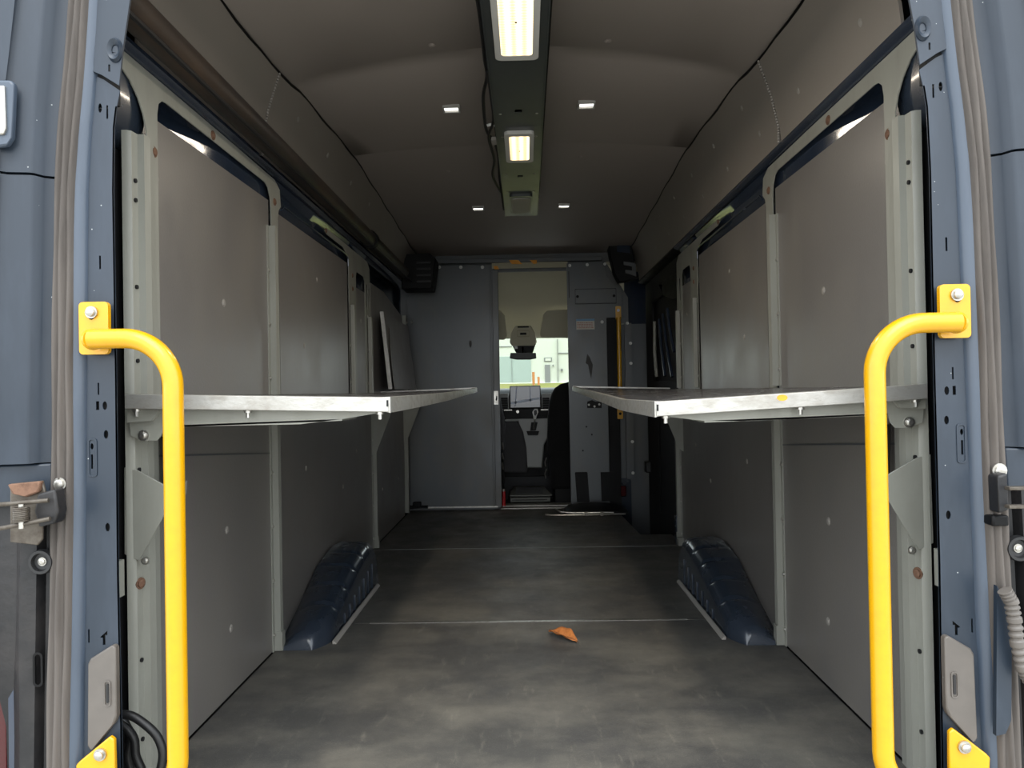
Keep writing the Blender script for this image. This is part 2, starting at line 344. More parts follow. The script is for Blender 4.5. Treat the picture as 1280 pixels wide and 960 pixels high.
# upper side lining panels
for s in (-1, 1):
    for i, (y0, y1) in enumerate(((1.68, 2.465), (2.475, 5.56))):
        ys = [y0+(y1-y0)*k/12 for k in range(13)]; R = []
        for y in ys:
            zt = ceil_edge(y)-.006; zb = 1.70
            R.append([(s*.872, y, zb), (s*.866, y, 1.76), (s*.845, y, 1.86), (s*.803, y, zt), (s*.808, y, zt+.004), (s*.852, y, 1.862), (s*.874, y, 1.76), (s*.880, y, zb)])
        where = 'nearest the rear opening' if i == 0 else 'running forward from the beaded seam'
        t = thing('upper_side_panel', (s*.85, (y0+y1)/2, 1.70), 'brown-grey lining panel high on the %s wall, %s' % (SIDE[s], where), 'wall panel', 'upper side lining panels')
        MB().loft(R).build('lining_sheet', 'panel_up', t, smooth=True)
        for y in [y0+.17+.42*k for k in range(9) if y0+.17+.42*k < y1-.1]:
            for z, x in ((1.80, .8595), (1.93, .8275)):
                MB().bolt((s*x, y+(.1 if z > 1.9 else 0), z), (-s, 0, -.35), .009, .004).build('clip', 'clip', t)
    # black gasket along roof seam
    pts = [(s*.806, y, ceil_edge(y)-.004+.004*math.sin(y*14)) for y in [1.5+.1*k for k in range(42)]]
    struct(MB().tube(pts, .006, 6).build('trim_%d' % (5+(s > 0)), 'black'))
    # beaded seam strip between the two lining panels
    b = MB()
    for k in range(30):
        f_ = k/29; z = 1.71+.27*f_
        x = .868-(.0 if z < 1.76 else (z-1.76)*.21 if z < 1.86 else .021+(z-1.86)*.33)
        b.tube([(s*(x-.004), 2.47, z), (s*(x-.004), 2.47, z+.006)], .0045, 6)
    tag(b.build('beaded_seam_strip', 'clip'), 'thin beaded metal strip standing up the %s upper lining' % SIDE[s], 'trim strip', 'beaded seam strips')

# ================================================================== SIDE WALL: frames, posts, panels
for s in (-1, 1):
    sd_ = SIDE[s]
    P = lambda y, z: (s*.889, y, z)
    N = (s, 0, 0)
    t = thing('side_frame', (s*.889, 2.15, 0), 'grey-green pressed metal frame around the rear window recess on the %s wall' % sd_, 'wall frame', 'pressed wall frames')
    outer = [(1.752, .866), (1.752, 1.54), (1.738, 1.575), (1.715, 1.605), (1.68, 1.632), (1.64, 1.648), (1.58, 1.652), (1.58, 1.688), (2.30, 1.686), (2.66, 1.682), (2.715, 1.66), (2.725, 1.60), (2.700, 1.58), (2.690, 1.55), (2.690, .866)]
    hole = [(1.805, .872), (1.805, 1.60), (1.812, 1.628), (1.83, 1.642), (1.85, 1.645), (2.56, 1.645), (2.59, 1.635), (2.612, 1.605), (2.618, 1.57), (2.618, .872)]
    small = [ell(2.30, 1.668, .012, .008), ell(1.772, 1.40, .007, .009)]
    MB().plate(outer, [hole, small[1]], P, N, .003).build('frame_sheet', 'frame', t)
    for y, z in ((2.13, 1.660), (1.785, 1.50), (2.655, 1.60), (2.655, 1.35)):
        MB().bolt((s*.889, y, z), (-s, 0, 0), .010, .006).build('bolt', 'rust', t)
    # frame between the second and third recess, with the short strip above
    t = thing('side_frame', (s*.889, 3.85, 0), 'narrow grey-green metal frame beside the small forward recess on the %s wall' % sd_, 'wall frame', 'pressed wall frames')
    outer = [(3.77, .866), (3.77, 1.55), (3.76, 1.60), (3.66, 1.632), (3.36, 1.632), (3.32, 1.642), (3.36, 1.66), (4.22, 1.655), (4.28, 1.62), (4.30, .866)]
    hole = [(3.93, .872), (3.93, 1.53), (3.95, 1.555), (4.12, 1.555), (4.15, 1.53), (4.15, .872)]
    MB().plate(outer, [hole, [(4.19, 1.40), (4.215, 1.38), (4.23, 1.52), (4.19, 1.53)], [(4.245, 1.52), (4.262, 1.37), (4.28, 1.50), (4.27, 1.55)]], P, N, .003).build('frame_sheet', 'frame', t)
    for y, z in ((3.345, 1.646), (3.85, 1.52), (3.85, 1.45)):
        MB().bolt((s*.889, y, z), (-s, 0, 0), .009, .005).build('bolt', 'rust', t)
    # bright lip over the second recess
    struct(MB().tube([(s*.886, 2.72, 1.585), (s*.886, 2.75, 1.606), (s*.886, 3.70, 1.606), (s*.886, 3.745, 1.59), (s*.886, 3.75, 1.55)], .004, 8).build('trim_%d' % (7+(s > 0)), 'paint_dark', smooth=True))

    # composite wall panels
    def wpanel(outer, label, bolts, holes=(), x=.8925, mt='panel'):
        ys = [p[0] for p in outer]; zs = [p[1] for p in outer]
        t = thing('wall_panel', (s*x, (min(ys)+max(ys))/2, min(zs)), label, 'wall panel', 'grey composite wall panels')
        MB().plate(outer, holes, lambda y, z: (s*x, y, z), N, .006).build('panel_sheet', mt, t)
        for y, z in bolts: MB().bolt((s*x, y, z), (-s, 0, 0), .009, .003).build('rivet', 'clip', t)
    wpanel([(1.782, .86), (1.782, 1.585), (2.598, 1.592), (2.598, .86)], 'tall grey upper panel on the %s wall just inside the rear opening, above the shelf' % sd_, [(2.20, 1.18), (1.80, 1.44)])
    wpanel([(2.705, .86), (2.705, 1.568), (3.745, 1.568), (3.745, .86)], 'mottled grey upper panel on the %s wall, second from the rear, above the shelf' % sd_, [(3.2, 1.4), (3.0, 1.1)])
    wpanel([(3.94, .86), (3.94, 1.47), (4.15, 1.47), (4.15, .86)], 'narrow grey upper panel on the %s wall, third from the rear' % sd_, [(4.05, 1.3)])
    wpanel([(1.782, .006), (1.782, .86), (2.585, .86), (2.585, .006)], 'grey lower panel on the %s wall under the shelf, nearest the rear opening' % sd_, [(2.2, .5), (2.22, .2)])
    y0 = 2.625
    wpanel([(y0, .006), (y0, .80), (4.285, .80), (4.285, .006)], 'dark grey lower panel on the %s wall rising behind the wheel arch' % sd_, [(3.0, .6), (3.6, .45), (3.9, .6)])
    # ridge under shelf line on lower panels
    struct(MB().hexa([(s*.893, 1.79, .76), (s*.893, 2.58, .70), (s*.893, 2.58, .695), (s*.893, 1.79, .755)], [(s*.8905, 1.79, .76), (s*.8905, 2.58, .70), (s*.8905, 2.58, .695), (s*.8905, 1.79, .755)]).build('trim_%d' % (9+(s > 0)), 'part'))

    # rear hat-section upright
    t = thing('shelf_upright', (s*.88, 1.72, 0), 'wide grey-green folded metal upright rising from the floor at the rear of the %s wall' % sd_, 'upright', 'shelf uprights')
    prof = [(1.665, .903), (1.666, .892), (1.672, .884), (1.695, .882), (1.698, .868), (1.722, .866), (1.728, .884), (1.785, .887), (1.785, .891), (1.722, .890), (1.718, .874), (1.703, .875), (1.699, .889), (1.675, .890), (1.670, .895), (1.669, .903)]
    MB().loft([[(s*x, y, z) for y, x in prof] for z in (.0, .5, 1.0, 1.512)]).build('upright_rail', 'frame', t, smooth=True)
    for z in (1.40, 1.355, 1.155, .985, .735, .640, .30, .12):
        MB().tube([(s*.8845, 1.683, z), (s*.879, 1.683, z)], .005, 10).build('punched_hole', 'cavity', t)
    MB().box(*sorted((s*.8815, s*.876)), 1.688, 1.696, .698, .715).build('punched_slot', 'cavity', t)
    MB().bolt((s*.883, 1.683, .475), (-s, -.3, 0), .010, .008).build('bolt', 'rust', t)

    # middle uprights
    for (y, z0, z1, where) in ((2.60, 0, .845, 'second from the rear, below the shelf'), (2.60, .90, 1.50, 'second from the rear, above the shelf'),
                           (3.80, .90, 1.36, 'third from the rear, above the shelf'), (4.22, .90, 1.34, 'fourth from the rear, above the shelf'), (4.30, 0, .86, 'fourth from the rear, below the shelf')):
        t = thing('shelf_upright', (s*.88, y, z0), 'slim grey metal upright on the %s wall, %s' % (sd_, where), 'upright', 'shelf uprights')
        pr_ = [(y+.012, .893), (y-.024, .893), (y-.024, .889), (y-.008, .889), (y-.008, .868), (y+.012, .866), (y+.018, .868), (y+.018, .893)]
        MB().loft([[(s*x, yy, z) for yy, x in pr_] for z in (z0+.002, z1)]).build('upright_rail', 'frame', t)
        for z in [z0+.06+.19*k for k in range(5) if z0+.06+.19*k < z1]:
            MB().bolt((s*.889, y-.016, z), (-s, 0, 0), .006, .005).build('bolt', 'steel', t)
        if z0 == 0: MB().box(*sorted((s*.893, s*.862)), y-.01, y+.02, .003, .07).build('foot_bracket', 'frame', t)

    # wheel arch
    t = thing('wheel_arch', (s*.8, 3.05, 0), 'glossy dark blue ribbed wheel arch cover rising from the floor on the %s side' % sd_, 'wheel arch', 'wheel arches')
    prof = [(2.600, .0), (2.604, .03), (2.625, .058), (2.68, .082), (2.74, .098), (2.86, .125), (3.0, .160), (3.12, .190), (3.24, .210), (3.36, .222), (3.44, .214), (3.50, .17), (3.535, .0)]
    dense = []
    for (a, za), (c, zc) in zip(prof, prof[1:]):
        n = max(1, int((c-a)/.008))
        for k in range(n): dense.append((a+(c-a)*k/n, za+(zc-za)*k/n))
    dense.append(prof[-1])
    R = []
    for y, z in dense:
        rib = sum(math.exp(-((y-c_)/.010)**2) for c_ in (2.80, 2.95, 3.10, 3.24, 3.37))*.007
        zz = max(z, 0); zl = min(zz, max(0, (y-2.64)*.40)); near = max(0, (2.72-y)/.12)**2*.05
        xi = .712+near; rr = min(.06, max(zz, .002)*.8)
        zc_ = max(zz-rib*min(1, zz*12), 0)
        R.append([(s*.900, y, 0), (s*.898, y, zl*.75), (s*.885, y, zl*.95), (s*.862, y, zl+(zz-zl)*.45), (s*.83, y, zl+(zc_-zl)*.85), (s*.80, y, zc_), (s*(xi+rr), y, zc_), (s*(xi+rr*.5), y, zc_-rr*.13), (s*(xi+rr*.13), y, max(zz-rr*.5, 0)), (s*xi, y, max(zz-rr, 0)), (s*xi, y, 0)])
    MB().loft(R).build('arch_shell', 'arch_paint', t, smooth=True)
    for k in range(7):
        MB().box(*sorted((s*.7125, s*.706)), 2.86+.085*k, 2.872+.085*k, .012, .05+.012*k).build('side_rib', 'arch_paint', t, bevel=.002)
    MB().hexa([(s*.706, 2.66, 0), (s*.690, 2.66, 0), (s*.690, 3.46, 0), (s*.706, 3.46, 0)], [(s*.706, 2.66, .012), (s*.698, 2.66, .010), (s*.698, 3.46, .010), (s*.706, 3.46, .012)]).build('sealant_strip', 'clip', t, bevel=.002)

# forward part of left wall: lower panel, upper lining, leaning board
s = -1
def fp(outer, label, x=.8925, mt='panel', name='wall_panel', group='grey composite wall panels'):
    ys = [p[0] for p in outer]; zs = [p[1] for p in outer]
    t = thing(name, (-x, (min(ys)+max(ys))/2, min(zs)), label, 'wall panel', group)
    MB().plate(outer, [], lambda y, z: (-x, y, z), (-1, 0, 0), .006).build('panel_sheet', mt, t)
    for y, z in ((min(ys)+.25, min(zs)+.3), (max(ys)-.25, min(zs)+.3)): MB().bolt((-x, y, z), (1, 0, 0), .008, .003).build('rivet', 'clip', t)
fp([(4.33, .006), (4.33, .84), (5.40, .84), (5.40, .006)], 'dark grey lower panel on the left wall, last before the partition')
fp([(4.32, .88), (4.32, 1.55), (4.72, 1.55), (5.40, 1.46), (5.40, .88)], 'grey upper panel on the left wall behind the leaning board')
t = thing('shelf_upright', (-.88, 5.43, 0), 'slim grey metal upright on the left wall beside the partition', 'upright', 'shelf uprights')
MB().loft([[(x, y, z) for x, y in ((-.893, 5.42), (-.865, 5.42), (-.865, 5.45), (-.893, 5.45))] for z in (0.02, 1.47)]).build('upright_rail', 'frame', t)
MB().bolt((-.865, 5.435, 1.42), (1, 0, 0), .008, .01).build('bolt', 'steel', t)
# leaning board: two boards with pale edges
t = thing('leaning_board', (-.83, 4.9, .925), 'grey board with a pale raw edge leaning on the left wall above the shelf', 'board')
def board(y0, y1, zt0, zt1, xb, xt, th, nm, mt):
    MB().hexa([(xb, y0, .925), (xt, y0, zt0), (xt-th, y0, zt0), (xb-th, y0, .925)], [(xb, y1, .925), (xt, y1, zt1), (xt-th, y1, zt1), (xb-th, y1, .925)]).build(nm, mt, t)
board(4.42, 5.36, 1.385, 1.385, -.80, -.842, .012, 'board_sheet', 'panel')
board(4.408, 4.42, 1.39, 1.39, -.792, -.836, .022, 'pale_edge', 'galv')
t = thing('leaning_board', (-.80, 5.0, .925), 'second thinner grey board lying against the leaning board on the left', 'board')
MB().loft([[(-.783-.045*((z-.925)/.38), 4.46+.10*((z-.925)/.38)**2, z), (-.783-.045*((z-.925)/.38), 5.33-.05*((z-.925)/.38)**3, z), (-.787-.045*((z-.925)/.38), 5.33-.05*((z-.925)/.38)**3, z), (-.787-.045*((z-.925)/.38), 4.46+.10*((z-.925)/.38)**2, z)] for z in (.925, 1.0, 1.1, 1.2, 1.28, 1.305)]).build('board_sheet', 'panel', t)
MB().bolt((-.826, 5.42, 1.42), (1, 0, 0), .009, .012).build('wall_peg', 'steel', t)

# long brown tube along the left upper wall
t = thing('long_tube', (-.83, 3.5, 1.69), 'long brown and black worn roller tube running along the top of the left wall', 'tube')
MB().tube([(-.821, 1.47+.15*k, 1.732) for k in range(25)], .040, 24).build('tube_body', 'tube', t, smooth=True)
MB().tube([(-.821, 3.95, 1.732), (-.821, 4.0, 1.732)], .049, 20).build('collar', 'black', t, smooth=True)
MB().tube([(-.8, 1.50+.5*k, 1.700) for k in range(9)], .007, 8).build('lower_lip', 'rubber', t)
t = thing('tube_end_box', (-.72, 5.4, 1.63), 'black angular housing at the front end of the long brown tube', 'housing')
MB().plate([(-.87, 1.645), (-.655, 1.645), (-.622, 1.86), (-.66, 1.895), (-.87, 1.895)], [], lambda x, z: (x, 5.28, z), (0, 1, 0), .22).build('housing', 'black', t, bevel=.006)
b = MB()
for k in range(4): b.box(-.76, -.66, 5.268, 5.281, 1.69+.045*k, 1.702+.045*k)
b.build('vent_ribs', 'rubber', t)

# ================================================================== SHELVES
def shelf(s):
    sd_ = SIDE[s]
    if s < 0: zi = lambda y: [(1.62, .891), (2.16, .893), (2.83, .898), (4.5, .922)]
    else: zi = lambda y: [(1.62, .871), (2.2, .869), (2.8, .883), (4.5, .920)]
    def Z(y):
        P = zi(y)
        for (a, za), (c, zc) in zip(P, P[1:]):
            if y <= c: return za+(zc-za)*(max(y, a)-a)/(c-a)
        return P[-1][1]
    zw = lambda y: .908 if s < 0 else .899
    X0, X1, Y0, Y1 = .878, .292, 1.62, 4.50
    zt = lambda x, y: Z(y)+(zw(y)-Z(y))*((x-X1)/(X0-X1))
    t = thing('folding_shelf', (s*.6, 3.0, .86), 'long %s-hand metal shelf with pale galvanised edges held out from the %s wall' % (sd_, sd_), 'shelf', 'folding shelves')
    ys = [Y0+(Y1-Y0)*k/24 for k in range(25)]; xs_ = [X1+(X0-X1)*k/8 for k in range(9)]
    R = []
    for y in ys:
        R.append([(s*x, y, zt(x, y)-.004) for x in xs_]+[(s*x, y, zt(x, y)-.010) for x in reversed(xs_)])
    MB().loft(R).build('deck', 'deck', t, smooth=True)
    # lips: near (rear) lip, inner lip, far lip
    R = [[(s*x, Y0-.002, zt(x, Y0)-.032), (s*x, Y0-.002, zt(x, Y0)), (s*x, Y0+.014, zt(x, Y0)+.001), (s*x, Y0+.014, zt(x, Y0)-.032)] for x in xs_]
    MB().loft(R).build('rear_lip', 'galv', t, bevel=.0015)
    R = [[(s*(X1-.003), y, Z(y)-.034+.010*(y-Y0)/2.9), (s*(X1-.003), y, Z(y)+.001), (s*(X1+.014), y, Z(y)+.001), (s*(X1+.014), y, Z(y)-.030+.01*(y-Y0)/2.9)] for y in ys]
    MB().loft(R).build('inner_lip', 'galv', t, smooth=False)
    R = [[(s*x, Y1, zt(x, Y1)-.020), (s*x, Y1, zt(x, Y1)+.004), (s*x, Y1-.012, zt(x, Y1)+.004), (s*x, Y1-.012, zt(x, Y1)-.020)] for x in xs_]
    MB().loft(R).build('front_lip', 'galv', t)
    MB().box(*sorted((s*.293, s*.297)), Y0-.0035, Y0-.0015, Z(Y0)-.020, Z(Y0)-.006).build('corner_slot', 'cavity', t)
    for x in (.315, .61, .86):
        b = MB(); z = zt(x, Y0)-.032
        b.tube([(s*x, Y0+.015, z), (s*x, Y0+.015, z-.006)], .0085, 12); b.tube([(s*x, Y0+.015, z-.006), (s*x, Y0+.015, z-.017)], .0045, 8)
        b.build('hanging_bolt', 'steel', t, smooth=True)
    # folded support arm under the rear edge
    zz = lambda x: zt(x, Y0)-.032
    pts = [(.890, zz(.89)), (X1+.004, zz(X1)+.001), (.405, zz(.4)-.018), (.50, .834 if s < 0 else .824), (.81, .833), (.815, .815), (.825, .803), (.86, .803), (.885, .815)]
    MB().plate(pts, [], lambda x, z: (s*x, 1.655, z), (0, 1, 0), .004).build('support_arm', 'frame', t)
    MB().hexa([(s*.405, 1.655, zz(.4)-.022), (s*.81, 1.655, .832), (s*.81, 1.80, .832), (s*.405, 1.80, zz(.4)-.022)], [(s*.405, 1.655, zz(.4)-.018), (s*.81, 1.655, .836), (s*.81, 1.80, .836), (s*.405, 1.80, zz(.4)-.018)]).build('arm_flange', 'frame', t)
    MB().bolt((s*.855, 1.655, .815), (0, -1, 0), .009, .009).build('pivot_bolt', 'steel', t)
    MB().plate([(.885, .845), (.83, .848), (.812, .868), (.812, .878), (.885, .880)], [], lambda x, z: (s*x, 1.640, z), (0, 1, 0), .012).build('hinge_plate', 'frame', t)
    if s > 0:
        b = MB(); b.plate(ell(.565, zt(.565, Y0)-.009, .012, .007, 9), [], lambda x, z: (x, Y0-.0025, z), (0, 1, 0), .001)
        b.build('orange_mark', 'orange', t)
    # gas strut + gusset
    t = thing('shelf_gusset', (s*.86, 1.73, .53), 'folded triangular grey-green bracket on the %s rear upright below the shelf' % sd_, 'bracket', 'shelf gussets')
    MB().plate([(.908, .742), (.878, .735), (.797, .690), (.800, .664), (.868, .545), (.878, .530), (.910, .545)], [], lambda x, z: (s*x, 1.668, z), (0, 1, 0), .004).build('gusset_plate', 'frame', t, bevel=.001)
    MB().hexa([(s*.799, 1.668, .688), (s*.802, 1.668, .666), (s*.808, 1.76, .668), (s*.806, 1.76, .70)], [(s*.802, 1.668, .688), (s*.805, 1.668, .666), (s*.811, 1.76, .668), (s*.809, 1.76, .70)]).build('side_fold', 'frame', t)
    MB().bolt((s*.862, 1.668, .530), (0, -1, 0), .007, .006).build('bolt', 'steel', t)
    t = thing('gas_strut', (s*.868, 1.79, .66), 'black gas strut standing between the %s rear gusset and the shelf arm' % sd_, 'gas strut', 'gas struts')
    MB().tube([(s*.863, 1.79, .66), (s*.870, 1.79, .805)], .011, 14).build('cylinder', 'rubber', t, smooth=True)
    MB().tube([(s*.870, 1.79, .805), (s*.871, 1.79, .83)], .006, 10).build('rod_end', 'steel', t, smooth=True)
    # forward gussets
    for y in ((4.28, 5.40) if s < 0 else (4.20,)):
        t = thing('shelf_gusset', (s*.86, y, .53), 'dark triangular bracket under the %s shelf at the %s upright' % (sd_, 'partition-end' if y > 5 else 'fourth'), 'bracket', 'shelf gussets')
        MB().plate([(.892, .84), (.76, .84), (.77, .80), (.865, .56), (.892, .54)], [], lambda x, z: (s*x, y, z), (0, 1, 0), .005).build('gusset_plate', 'frame', t)
        MB().plate(rect(.74, .87, .845, .87), [], lambda x, z: (s*x, y-.02, z), (0, 1, 0), .04).build('arm_end', 'rubber', t)
shelf(-1); shelf(1)

# ================================================================== REAR DOOR PILLARS
zs_ = [.02, .20, .56, .93, 1.30, 1.42, 1.48, 1.56, 1.667, 1.86]
inn = [.770, .771, .774, .773, .774, .771, .763, .752, .735, .70]
sin_ = [.861, .859, .851, .844, .836, .828, .821, .814, .806, .795]
sout = [.912, .908, .899, .889, .878, .872, .867, .858, .847, .83]
def lerp(tab, z):
    if z <= zs_[0]: return tab[0]
    for i in range(len(zs_)-1):
        if z <= zs_[i+1]:
            return tab[i]+(tab[i+1]-tab[i])*(z-zs_[i])/(zs_[i+1]-zs_[i])
    return tab[-1]
def hole_at(px, py, w_, h_, kind='e'):
    p = at(px, py, Y=1.40); x = -p.x; a = w_/2*1.4/F; c = h_/2*1.4/F
    return ell(x, p.z, a, c, 10) if kind == 'e' else rect(x-a, x+a, p.z-c, p.z+c)
for s in (-1, 1):
    sd_ = SIDE[s]
    t = thing('door_pillar', (s*.81, 1.42, .02), 'blue-grey painted metal door pillar full of punched holes on the %s of the rear opening' % sd_, 'pillar', 'rear door pillars')
    zl = [z for z in [.02, .2, .4, .56, .75, .93, 1.1, 1.30, 1.38, 1.42, 1.46]]
    outer = [(lerp(inn, z), z) for z in zl]+[(.759, 1.490), (.79, 1.512), (.814, 1.523)]+[(lerp(sin_, z)-.012, z) for z in reversed(zl)]
    H = [hole_at(131, 507, 6, 11), hole_at(122, 507, 4, 11, 'r'), hole_at(132.5, 543, 6, 11), hole_at(134.5, 659, 6, 11), hole_at(125, 135, 5, 12), hole_at(134, 140, 2.4, 17, 'r'),
         hole_at(125, 328, 2.4, 17, 'r'), hole_at(123, 486, 2.0, 15, 'r'), hole_at(115, 558, 4, 8), hole_at(115, 577, 2.6, 18, 'r'), hole_at(111, 795, 2, 17, 'r'),
         [(.811, .445), (.797, .457), (.797, .449), (.801, .449), (.801, .430), (.806, .430), (.806, .443)]]
    MB().plate(outer, H, lambda x, z: (s*x, 1.40, z), (0, 1, 0), .0025).build('pillar_face', 'paint', t)
    # dark box section seen through the holes, and the return flange
    R = [[(s*(lerp(inn, z)+.012), 1.41, z), (s*(lerp(sin_, z)+.02), 1.41, z), (s*(lerp(sin_, z)+.02), 1.45, z), (s*(lerp(inn, z)+.045), 1.45, z)] for z in zl]
    MB().loft(R).build('box_section', 'cavity', t)
    R = [[(s*lerp(inn, z), 1.40, z), (s*(lerp(inn, z)+.003), 1.40, z), (s*(lerp(inn, z)+.038), 1.445, z), (s*(lerp(inn, z)+.034), 1.445, z)] for z in zl]
    MB().loft(R).build('inner_flange', 'paint', t)
    # paler rounded edge strip next to the seal
    R = []
    for z in zl+[1.52, 1.60, 1.70, 1.86]:
        x = lerp(sin_, z)
        R.append([(s*(x-.014), 1.4005, z), (s*(x-.010), 1.392, z), (s*(x-.003), 1.386, z), (s*(x+.006), 1.384, z), (s*(x+.006), 1.41, z), (s*(x-.014), 1.41, z)])
    MB().loft(R).build('paler_edge_strip', 'paint_light', t, smooth=True)
    # upper pillar piece over the joint
    zu = [1.56, 1.62, 1.667, 1.76, 1.86]
    outer = [(.757, 1.497), (.79, 1.518), (.812, 1.528)]+[(lerp(sin_, z)-.010, z) for z in zu]+[(lerp(inn, z)-.002, z) for z in reversed(zu)]
    hh = [hole_at(140, 62, 5, 13), hole_at(139, 87, 2.4, 9, 'r')]
    up = MB().plate(outer, hh, lambda x, z: (s*x, 1.393, z), (0, 1, 0), .005).build('upper_pillar', 'paint', t, bevel=.001)
    c0 = at(143, 62, Y=1.39)
    b = MB(); R = []
    for rr, dy in ((.024, 0), (.020, -.006), (.014, -.003), (.010, .0)):
        R.append([(s*(-c0.x+rr*.62*math.cos(a)), 1.3915+dy, c0.z+rr*math.sin(a)) for a in [2*math.pi*k/20 for k in range(20)]])
    b.loft(R, True, False).build('dimple', 'paint', up, smooth=True)
    MB().box(*sorted((s*.775, s*.83)), 1.404, 1.43, 1.47, 1.86).build('upper_dark_filler', 'cavity', t)  # dark filler added so no light shows through the joint
    # pressed recess around the small hole and slot
    a_ = at(110, 548, Y=1.4); c_ = at(122, 596, Y=1.4)
    MB().plate(rrect(-c_.x, -a_.x, c_.z, a_.z, .006), [rrect(-c_.x+.003, -a_.x-.003, c_.z+.003, a_.z-.003, .004)], lambda x, z: (s*x, 1.398, z), (0, 1, 0), .003).build('pressed_recess', 'paint', t, bevel=.001)
    # ribbed rubber seal
    R = []
    for z in [.02+.046*k for k in range(41)]:
        a, c = lerp(sin_, z)+.002, lerp(sout, z); wd = c-a; row = []
        for k in range(25):
            f_ = k/24; wob = .0016*math.sin(z*19+k*.35)
            h = .014*math.sin(math.pi*f_)**.4+.0075*abs(math.sin(math.pi*f_*3+.3))+wob
            row.append((s*(a+wd*f_+.0015*math.sin(z*7)), 1.392-h, z))
        row += [(s*c, 1.41, z), (s*a, 1.41, z)]
        R.append(row)
    tag(MB().loft(R).build('door_seal', 'seal', smooth=True), 'dusty ribbed grey-brown rubber seal strip along the %s door pillar' % sd_, 'seal', 'door seals')
    # outer gutter panels (blue), seams
    t = thing('door_gutter', (s*.96, 1.40, .72), 'creased blue-grey body panel outside the %s door seal' % sd_, 'body panel', 'outer gutter panels')
    def gut(z0, z1, nm, off=0, lim=9):
        R = []
        for k in range(13):
            z = z0+(z1-z0)*k/12; x = lerp(sout, z); q = (z-.72)*.02
            R.append([(s*x, 1.40-off, z), (s*(x+.010), 1.397-off, z), (s*(x+.024), 1.389-off, z), (s*(x+.031), 1.372-off, z), (s*(x+.037), 1.368-off, z), (s*(x+.075), 1.362-off, z), (s*(x+.087), 1.352-off, z), (s*(x+.092-q), 1.348-off, z), (s*(x+.135), 1.345-off, z), (s*(x+.14), 1.43, z), (s*x, 1.43, z)])
            R[-1] = [(s*min(abs(a), lim), bb_, cc) for a, bb_, cc in R[-1]]
        return MB().loft(R).build(nm, 'paint', t, smooth=True)
    gut(.78, 1.322, 'gutter_panel'); gut(1.326, 1.54, 'gutter_panel', .003); gut(1.54, 1.86, 'gutter_panel', .003)
    MB().loft([[(s*(lerp(sout, z)+.004), 1.395, z), (s*1.03, 1.36, z), (s*1.03, 1.43, z), (s*(lerp(sout, z)+.004), 1.43, z)] for z in (.70, .778)]).build('lower_step', 'paint', t, bevel=.004)
    MB().tube([(s*(.957), 1.355, 1.86), (s*.957, 1.355, 1.62), (s*.953, 1.358, 1.605)], .006, 10).build('drip_bead', 'paint_light', t, smooth=True)
    # dirty black lower corner
    t = thing('rear_corner_trim', (s*.96, 1.42, 0), 'dirty black plastic and metal corner below the %s door hinge' % sd_, 'corner trim', 'rear corner trims')
    xo = lambda z: lerp(sout, z)
    R = []
    for z in [.0, .12, .25, .36, .42, .50, .60, .70]:
        x = xo(z); bl = .012*math.sin(z*9)
        R.append([(s*(x+.002), 1.41, z), (s*(x+.018), 1.405, z), (s*(x+.024), 1.385, z), (s*(x+.050), 1.38+bl*.3, z), (s*(x+.075+bl), 1.40+bl, z), (s*(x+.12), 1.39, z), (s*(x+.13), 1.46, z), (s*(x+.002), 1.46, z)])
    MB().loft(R).build('corner_moulding', 'dirtyblack', t, smooth=True)
    MB().plate(rrect(.908, .927, .36, .425, .009), [rrect(.912, .923, .364, .421, .006)], lambda x, z: (s*x, 1.378, z), (0, 1, 0), .004).build('slot_rim', 'black', t)
    c1 = at(53, 702, Y=1.38)
    R = [[(s*(-c1.x+r_*math.cos(a)), y_, c1.z+r_*math.sin(a)) for a in [2*math.pi*k/24 for k in range(24)]] for r_, y_ in ((.024, 1.382), (.022, 1.372), (.017, 1.372), (.015, 1.380), (.004, 1.381))]
    g_ = MB().loft(R, True, False).build('grommet', 'rubber', t, smooth=True)
    MB().bolt((s*-c1.x, 1.381, c1.z), (0, -1, 0), .006, .006).build('screw', 'steel', g_)
    tl = thing('tail_lamp', (s*1.03, 1.44, .2), 'dark red tail lamp lens on the outer edge below the %s door hinge' % sd_, 'tail lamp', 'tail lamps')
    MB().loft([[(s*x, y, z) for x, y in ((.998, 1.405), (1.02, 1.38), (1.045, 1.42), (1.045, 1.50), (.998, 1.50))] for z in (.16, .3, .5, .70)]).build('lens', 'redlens', tl, smooth=True)
    # grey cover with latch recess
    t = thing('pillar_cover', (s*.80, 1.39, .23), 'grey plastic clip-on cover with a finger recess near the foot of the %s pillar' % sd_, 'cover', 'pillar foot covers')
    o_ = [(.774, .300), (.774, .428), (.778, .433), (.784, .432), (.822, .409), (.827, .400), (.830, .245), (.826, .238), (.820, .238), (.778, .288)]
    MB().plate(o_, [], lambda x, z: (s*x, 1.386, z), (0, 1, 0), .016).build('cover_shell', 'grey_pl', t, bevel=.003)
    lt_ = MB().plate(rrect(.783, .796, .320, .368, .005), [rrect(.785, .794, .322, .366, .004)], lambda x, z: (s*x, 1.3835, z), (0, 1, 0), .003).build('latch', 'grey_pl', t, bevel=.0006)
    MB().plate(rrect(.787, .792, .326, .362, .0024), [], lambda x, z: (s*x, 1.3845, z), (0, 1, 0), .002).build('finger_slot', 'dirtyblack', lt_)

    # yellow grab handle
    t = thing('grab_handle', (s*.8, 1.37, .12), 'bright yellow tubular grab handle bolted to the %s door pillar' % sd_, 'grab handle', 'yellow grab handles')
    xb = .640; yb = 1.350; zt_ = 1.010; zb_ = .168; r_ = .090; rb = .07
